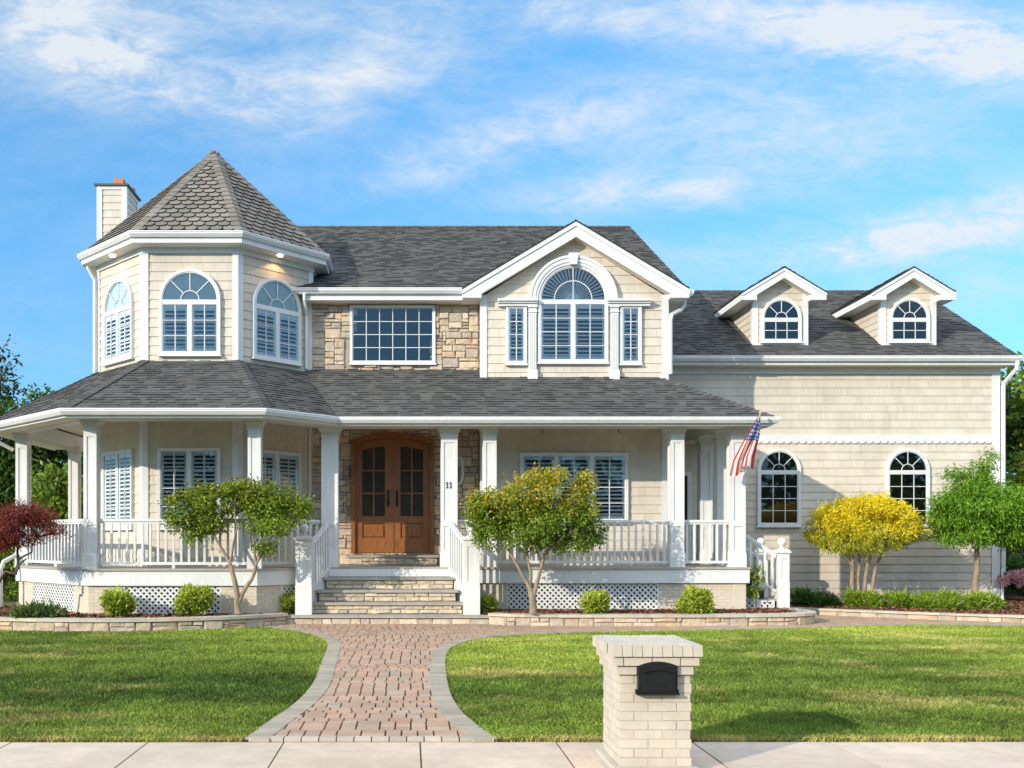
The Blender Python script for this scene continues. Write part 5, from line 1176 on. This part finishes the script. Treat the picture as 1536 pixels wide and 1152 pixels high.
# ------------------------------------------------------------------ mailbox
def mailbox():
    b = (1.796, 7.275, 0); t = thing('mailbox', 'cream painted brick mailbox pillar with black arched door on the sidewalk', 'mailbox', b)
    hw, hd = .261, .305; r = random.Random(4); m = MB(); zc = .70
    m.box(-hw+.005, hw-.005, -hd+.005, hd-.005, -.02, .86, 1)
    course = .0675
    def faces(hx, hy, z0, z1, off, bl=.2065):
        for (ax, sg, L) in ((0, -1, hx), (0, 1, hx), (1, -1, hy), (1, 1, hy)):
            x = -L-off*bl
            while x < L-.001:
                a, c = max(x+.004, -L+(.0 if ax == 0 else .0)), min(x+bl-.004, L)
                if c-a > .02:
                    D = hy if ax == 0 else hx; e = r.uniform(-.002, .002); col = grey(.95, 1.05, .015, r); i0, i1 = D-.02, D+e
                    if ax == 1: a, c = max(a, -L+.0), min(c, L)
                    if ax == 0: q = (a, c, *sorted((sg*i0, sg*i1)))
                    else: q = (*sorted((sg*i0, sg*i1)), max(a, -L+.021), min(c, L-.021))
                    if ax == 1 and q[3]-q[2] < .02: x += bl; continue
                    f = .004; lo = [(q[0], q[2], z0), (q[1], q[2], z0), (q[1], q[3], z0), (q[0], q[3], z0)]
                    m.hexa(lo, [(p[0], p[1], z1) for p in lo], 0, col)
                x += bl
    z = .04; k = 0
    while z < zc-.001: faces(hw, hd, z+.004, z+course-.003, .5 if k % 2 else 0.0); z += course; k += 1
    faces(hw+.024, hd+.024, z+.004, z+course-.003, .3); m.box(-hw-.01, hw+.01, -hd-.01, hd+.01, z+.002, z+course, 1); z += course
    faces(hw+.045, hd+.045, z+.004, z+course-.003, .7); m.box(-hw-.03, hw+.03, -hd-.03, hd+.03, z+.002, z+course, 1); z += course
    ct = .938; cx, cy = hw+.068, hd+.068; n = 9; w_ = 2*cx/n
    m.box(-cx+.01, cx-.01, -cy+.01, cy-.01, z+.003, ct-.006, 1)
    for i in range(n):
        a = -cx+i*w_; ys = [-cy, -cy+.20, -cy+.40, -cy+.58, cy]
        for y0, y1 in zip(ys[:-1], ys[1:]):
            e = r.uniform(-.002, .002); col = grey(.95, 1.05, .015, r)
            m.hexa([(a+.004, y0+.003, z+.004), (a+w_-.004, y0+.003, z+.004), (a+w_-.004, y1-.003, z+.004), (a+.004, y1-.003, z+.004)], [(a+.006, y0+.006, ct+e), (a+w_-.006, y0+.006, ct+e), (a+w_-.006, y1-.006, ct+e), (a+.006, y1-.006, ct+e)], 0, col)
    for s in (-1, 1):                              # brick ends along the cap sides
        y = -cy+.19
        while y < cy-.02: y1 = min(cy, y+.098); q = sorted((s*cx, s*(cx+.003))); m.box(q[0], q[1], y+.004, y1-.004, z+.006, ct-.004, 0, grey(.95, 1.04, .01, r)); y = y1
    for e, z1 in ((.045, .038), (.09, .004)): m.box(-hw-e, hw+e, -hd-e, hd+e, -.05, z1, 0, grey(.97, 1.02))
    recalc(m.build('pillar', ['brickpaint', 'brickpaint'], t, False, (0, 0, 0)))
    F = lambda u, v, w=0: V((u, -hd-w, v)); x0, x1 = XX(956, 6.95)-b[0], XX(1014.5, 6.95)-b[0]; z0, zs, zt = ZZ(1040, 6.95), ZZ(1000.5, 6.95), ZZ(994, 6.95)
    def panel(u0, u1, v0, vs, vt, w0, w1, g, n=12):
        R = (((u1-u0)/2)**2+(vt-vs)**2)/(2*(vt-vs)); c = (u0+u1)/2; top = lambda u: vt-R+math.sqrt(max(0, R*R-(u-c)**2))
        pts = [(u0, v0), (u1, v0)]+[(u1-(u1-u0)*k/n, top(u1-(u1-u0)*k/n)) for k in range(n+1)]
        g.hexa([F(a, v, w0) for a, v in pts], [F(a, v, w1) for a, v in pts])
    m = MB(); panel(x0, x1, z0, zs+.012, zt+.012, .0, .054, m); m.box(x0-.012, x1+.012, -hd-.066, -hd, z0-.008, z0+.006); recalc(m.build('mailbox_frame', 'black', t, False, (0, 0, 0)))
    m = MB(); panel(x0+.018, x1-.018, z0+.014, zs-.012, zt-.014, .054, .066, m); panel(x0+.036, x1-.036, z0+.03, zs-.06, zs-.055, .066, .072, m)
    for k in range(10):
        u = lambda q: x0+.032+(x1-x0-.064)*q/10; f = lambda q: zs-.034+.018*(1-((q-5)/5)**2)
        m.hexa([F(u(k), f(k), .066), F(u(k+1), f(k+1), .066), F(u(k+1), f(k+1)+.010, .066), F(u(k), f(k)+.010, .066)], [F(u(k), f(k), .084), F(u(k+1), f(k+1), .084), F(u(k+1), f(k+1)+.006, .084), F(u(k), f(k)+.006, .084)])
    m.box(x0-.016, x0+.0, -hd-.045, -hd-.012, z0, z0+.03); m.box(x1, x1+.012, -hd-.045, -hd-.012, z0, z0+.03); recalc(m.build('mailbox_door', 'black', t, False, (0, 0, 0)))
mailbox()
# ------------------------------------------------------------------ flag on the corner column
def flag():
    d0 = 19.95; tip = PX(1140.5, 621, 19.35); foot = V((7.0, 20.12, ZZ(700, 20.12))); b = tuple(foot)
    t = thing('flag', 'limp striped flag with starred blue corner on a pole at the porch corner column', 'flag', b)
    m = MB(); m.tube([V((0, 0, 0)), tip-foot], [.014, .012], 10); m.lathe(tip-foot, [(.0, -.01), (.025, .01), (.03, .03), (.018, .055), (.0, .065)], 10); m.build('flag_pole', 'pole', t, True, (0, 0, 0))
    m = MB(); m.box(-.05, .05, -.0, .03, -.09, .07); m.tube([(0, 0, 0), (0, -.04, -.005)], .026, 8); m.build('bracket', 'pole', t, False, (0, 0, 0))
    nu, nv = 64, 52; pts = []; m = MB()
    A = [(1139, 625), (1132, 648), (1123, 668), (1115, 688), (1112, 706)]; Wp = [4, 16, 24, 31, 34]; D = [19.40, 19.55, 19.68, 19.76, 19.80]
    def lerp(a, x): i = min(int(x*(len(a)-1)), len(a)-2); f = x*(len(a)-1)-i; f2 = f; return (a[i]*(1-f2)+a[i+1]*f2) if not isinstance(a[0], tuple) else (a[i][0]*(1-f2)+a[i+1][0]*f2, a[i][1]*(1-f2)+a[i+1][1]*f2)
    for i in range(nu+1):
        u = i/nu; row = []
        for j in range(nv+1):
            v = j/nv; c = lerp(A, u); w_ = lerp(Wp, u); dd = lerp(D, u); fold = math.sin(v*11+u*2.2)*.035*min(1, u*2.5)+math.sin(v*5.0+1)*.05*u
            s = (v-.5)+.035*math.sin(v*11+u*2.2+1.2); ang = .45
            x = c[0]+w_*s*(1.0); yy = c[1]+w_*s*(.42-.75*u)+6*u*u*math.sin(v*7)
            row.append(PX(x, yy, dd+fold)-foot)
        pts.append(row)
    red, white, blue = (.55, .055, .06), (.78, .75, .71), (.075, .10, .28)
    rowsN = 9
    for i in range(nu):
        for j in range(nv):
            u = (i+.5)/nu; v = (j+.5)/nv
            c = red if int(v*rowsN) % 2 == 0 else white
            if u < .40 and v > .12:
                c = blue
                gu, gv = u/.40*6, (v-.12)/.88*6.5
                if abs(gu % 1-.5) < .17 and abs((gv+.5*(int(gu) % 2)) % 1-.5) < .2: c = white
            m.face([pts[i][j], pts[i+1][j], pts[i+1][j+1], pts[i][j+1]], 0, c)
    m.build('flag_cloth', 'cloth', t, True, (0, 0, 0))
flag()
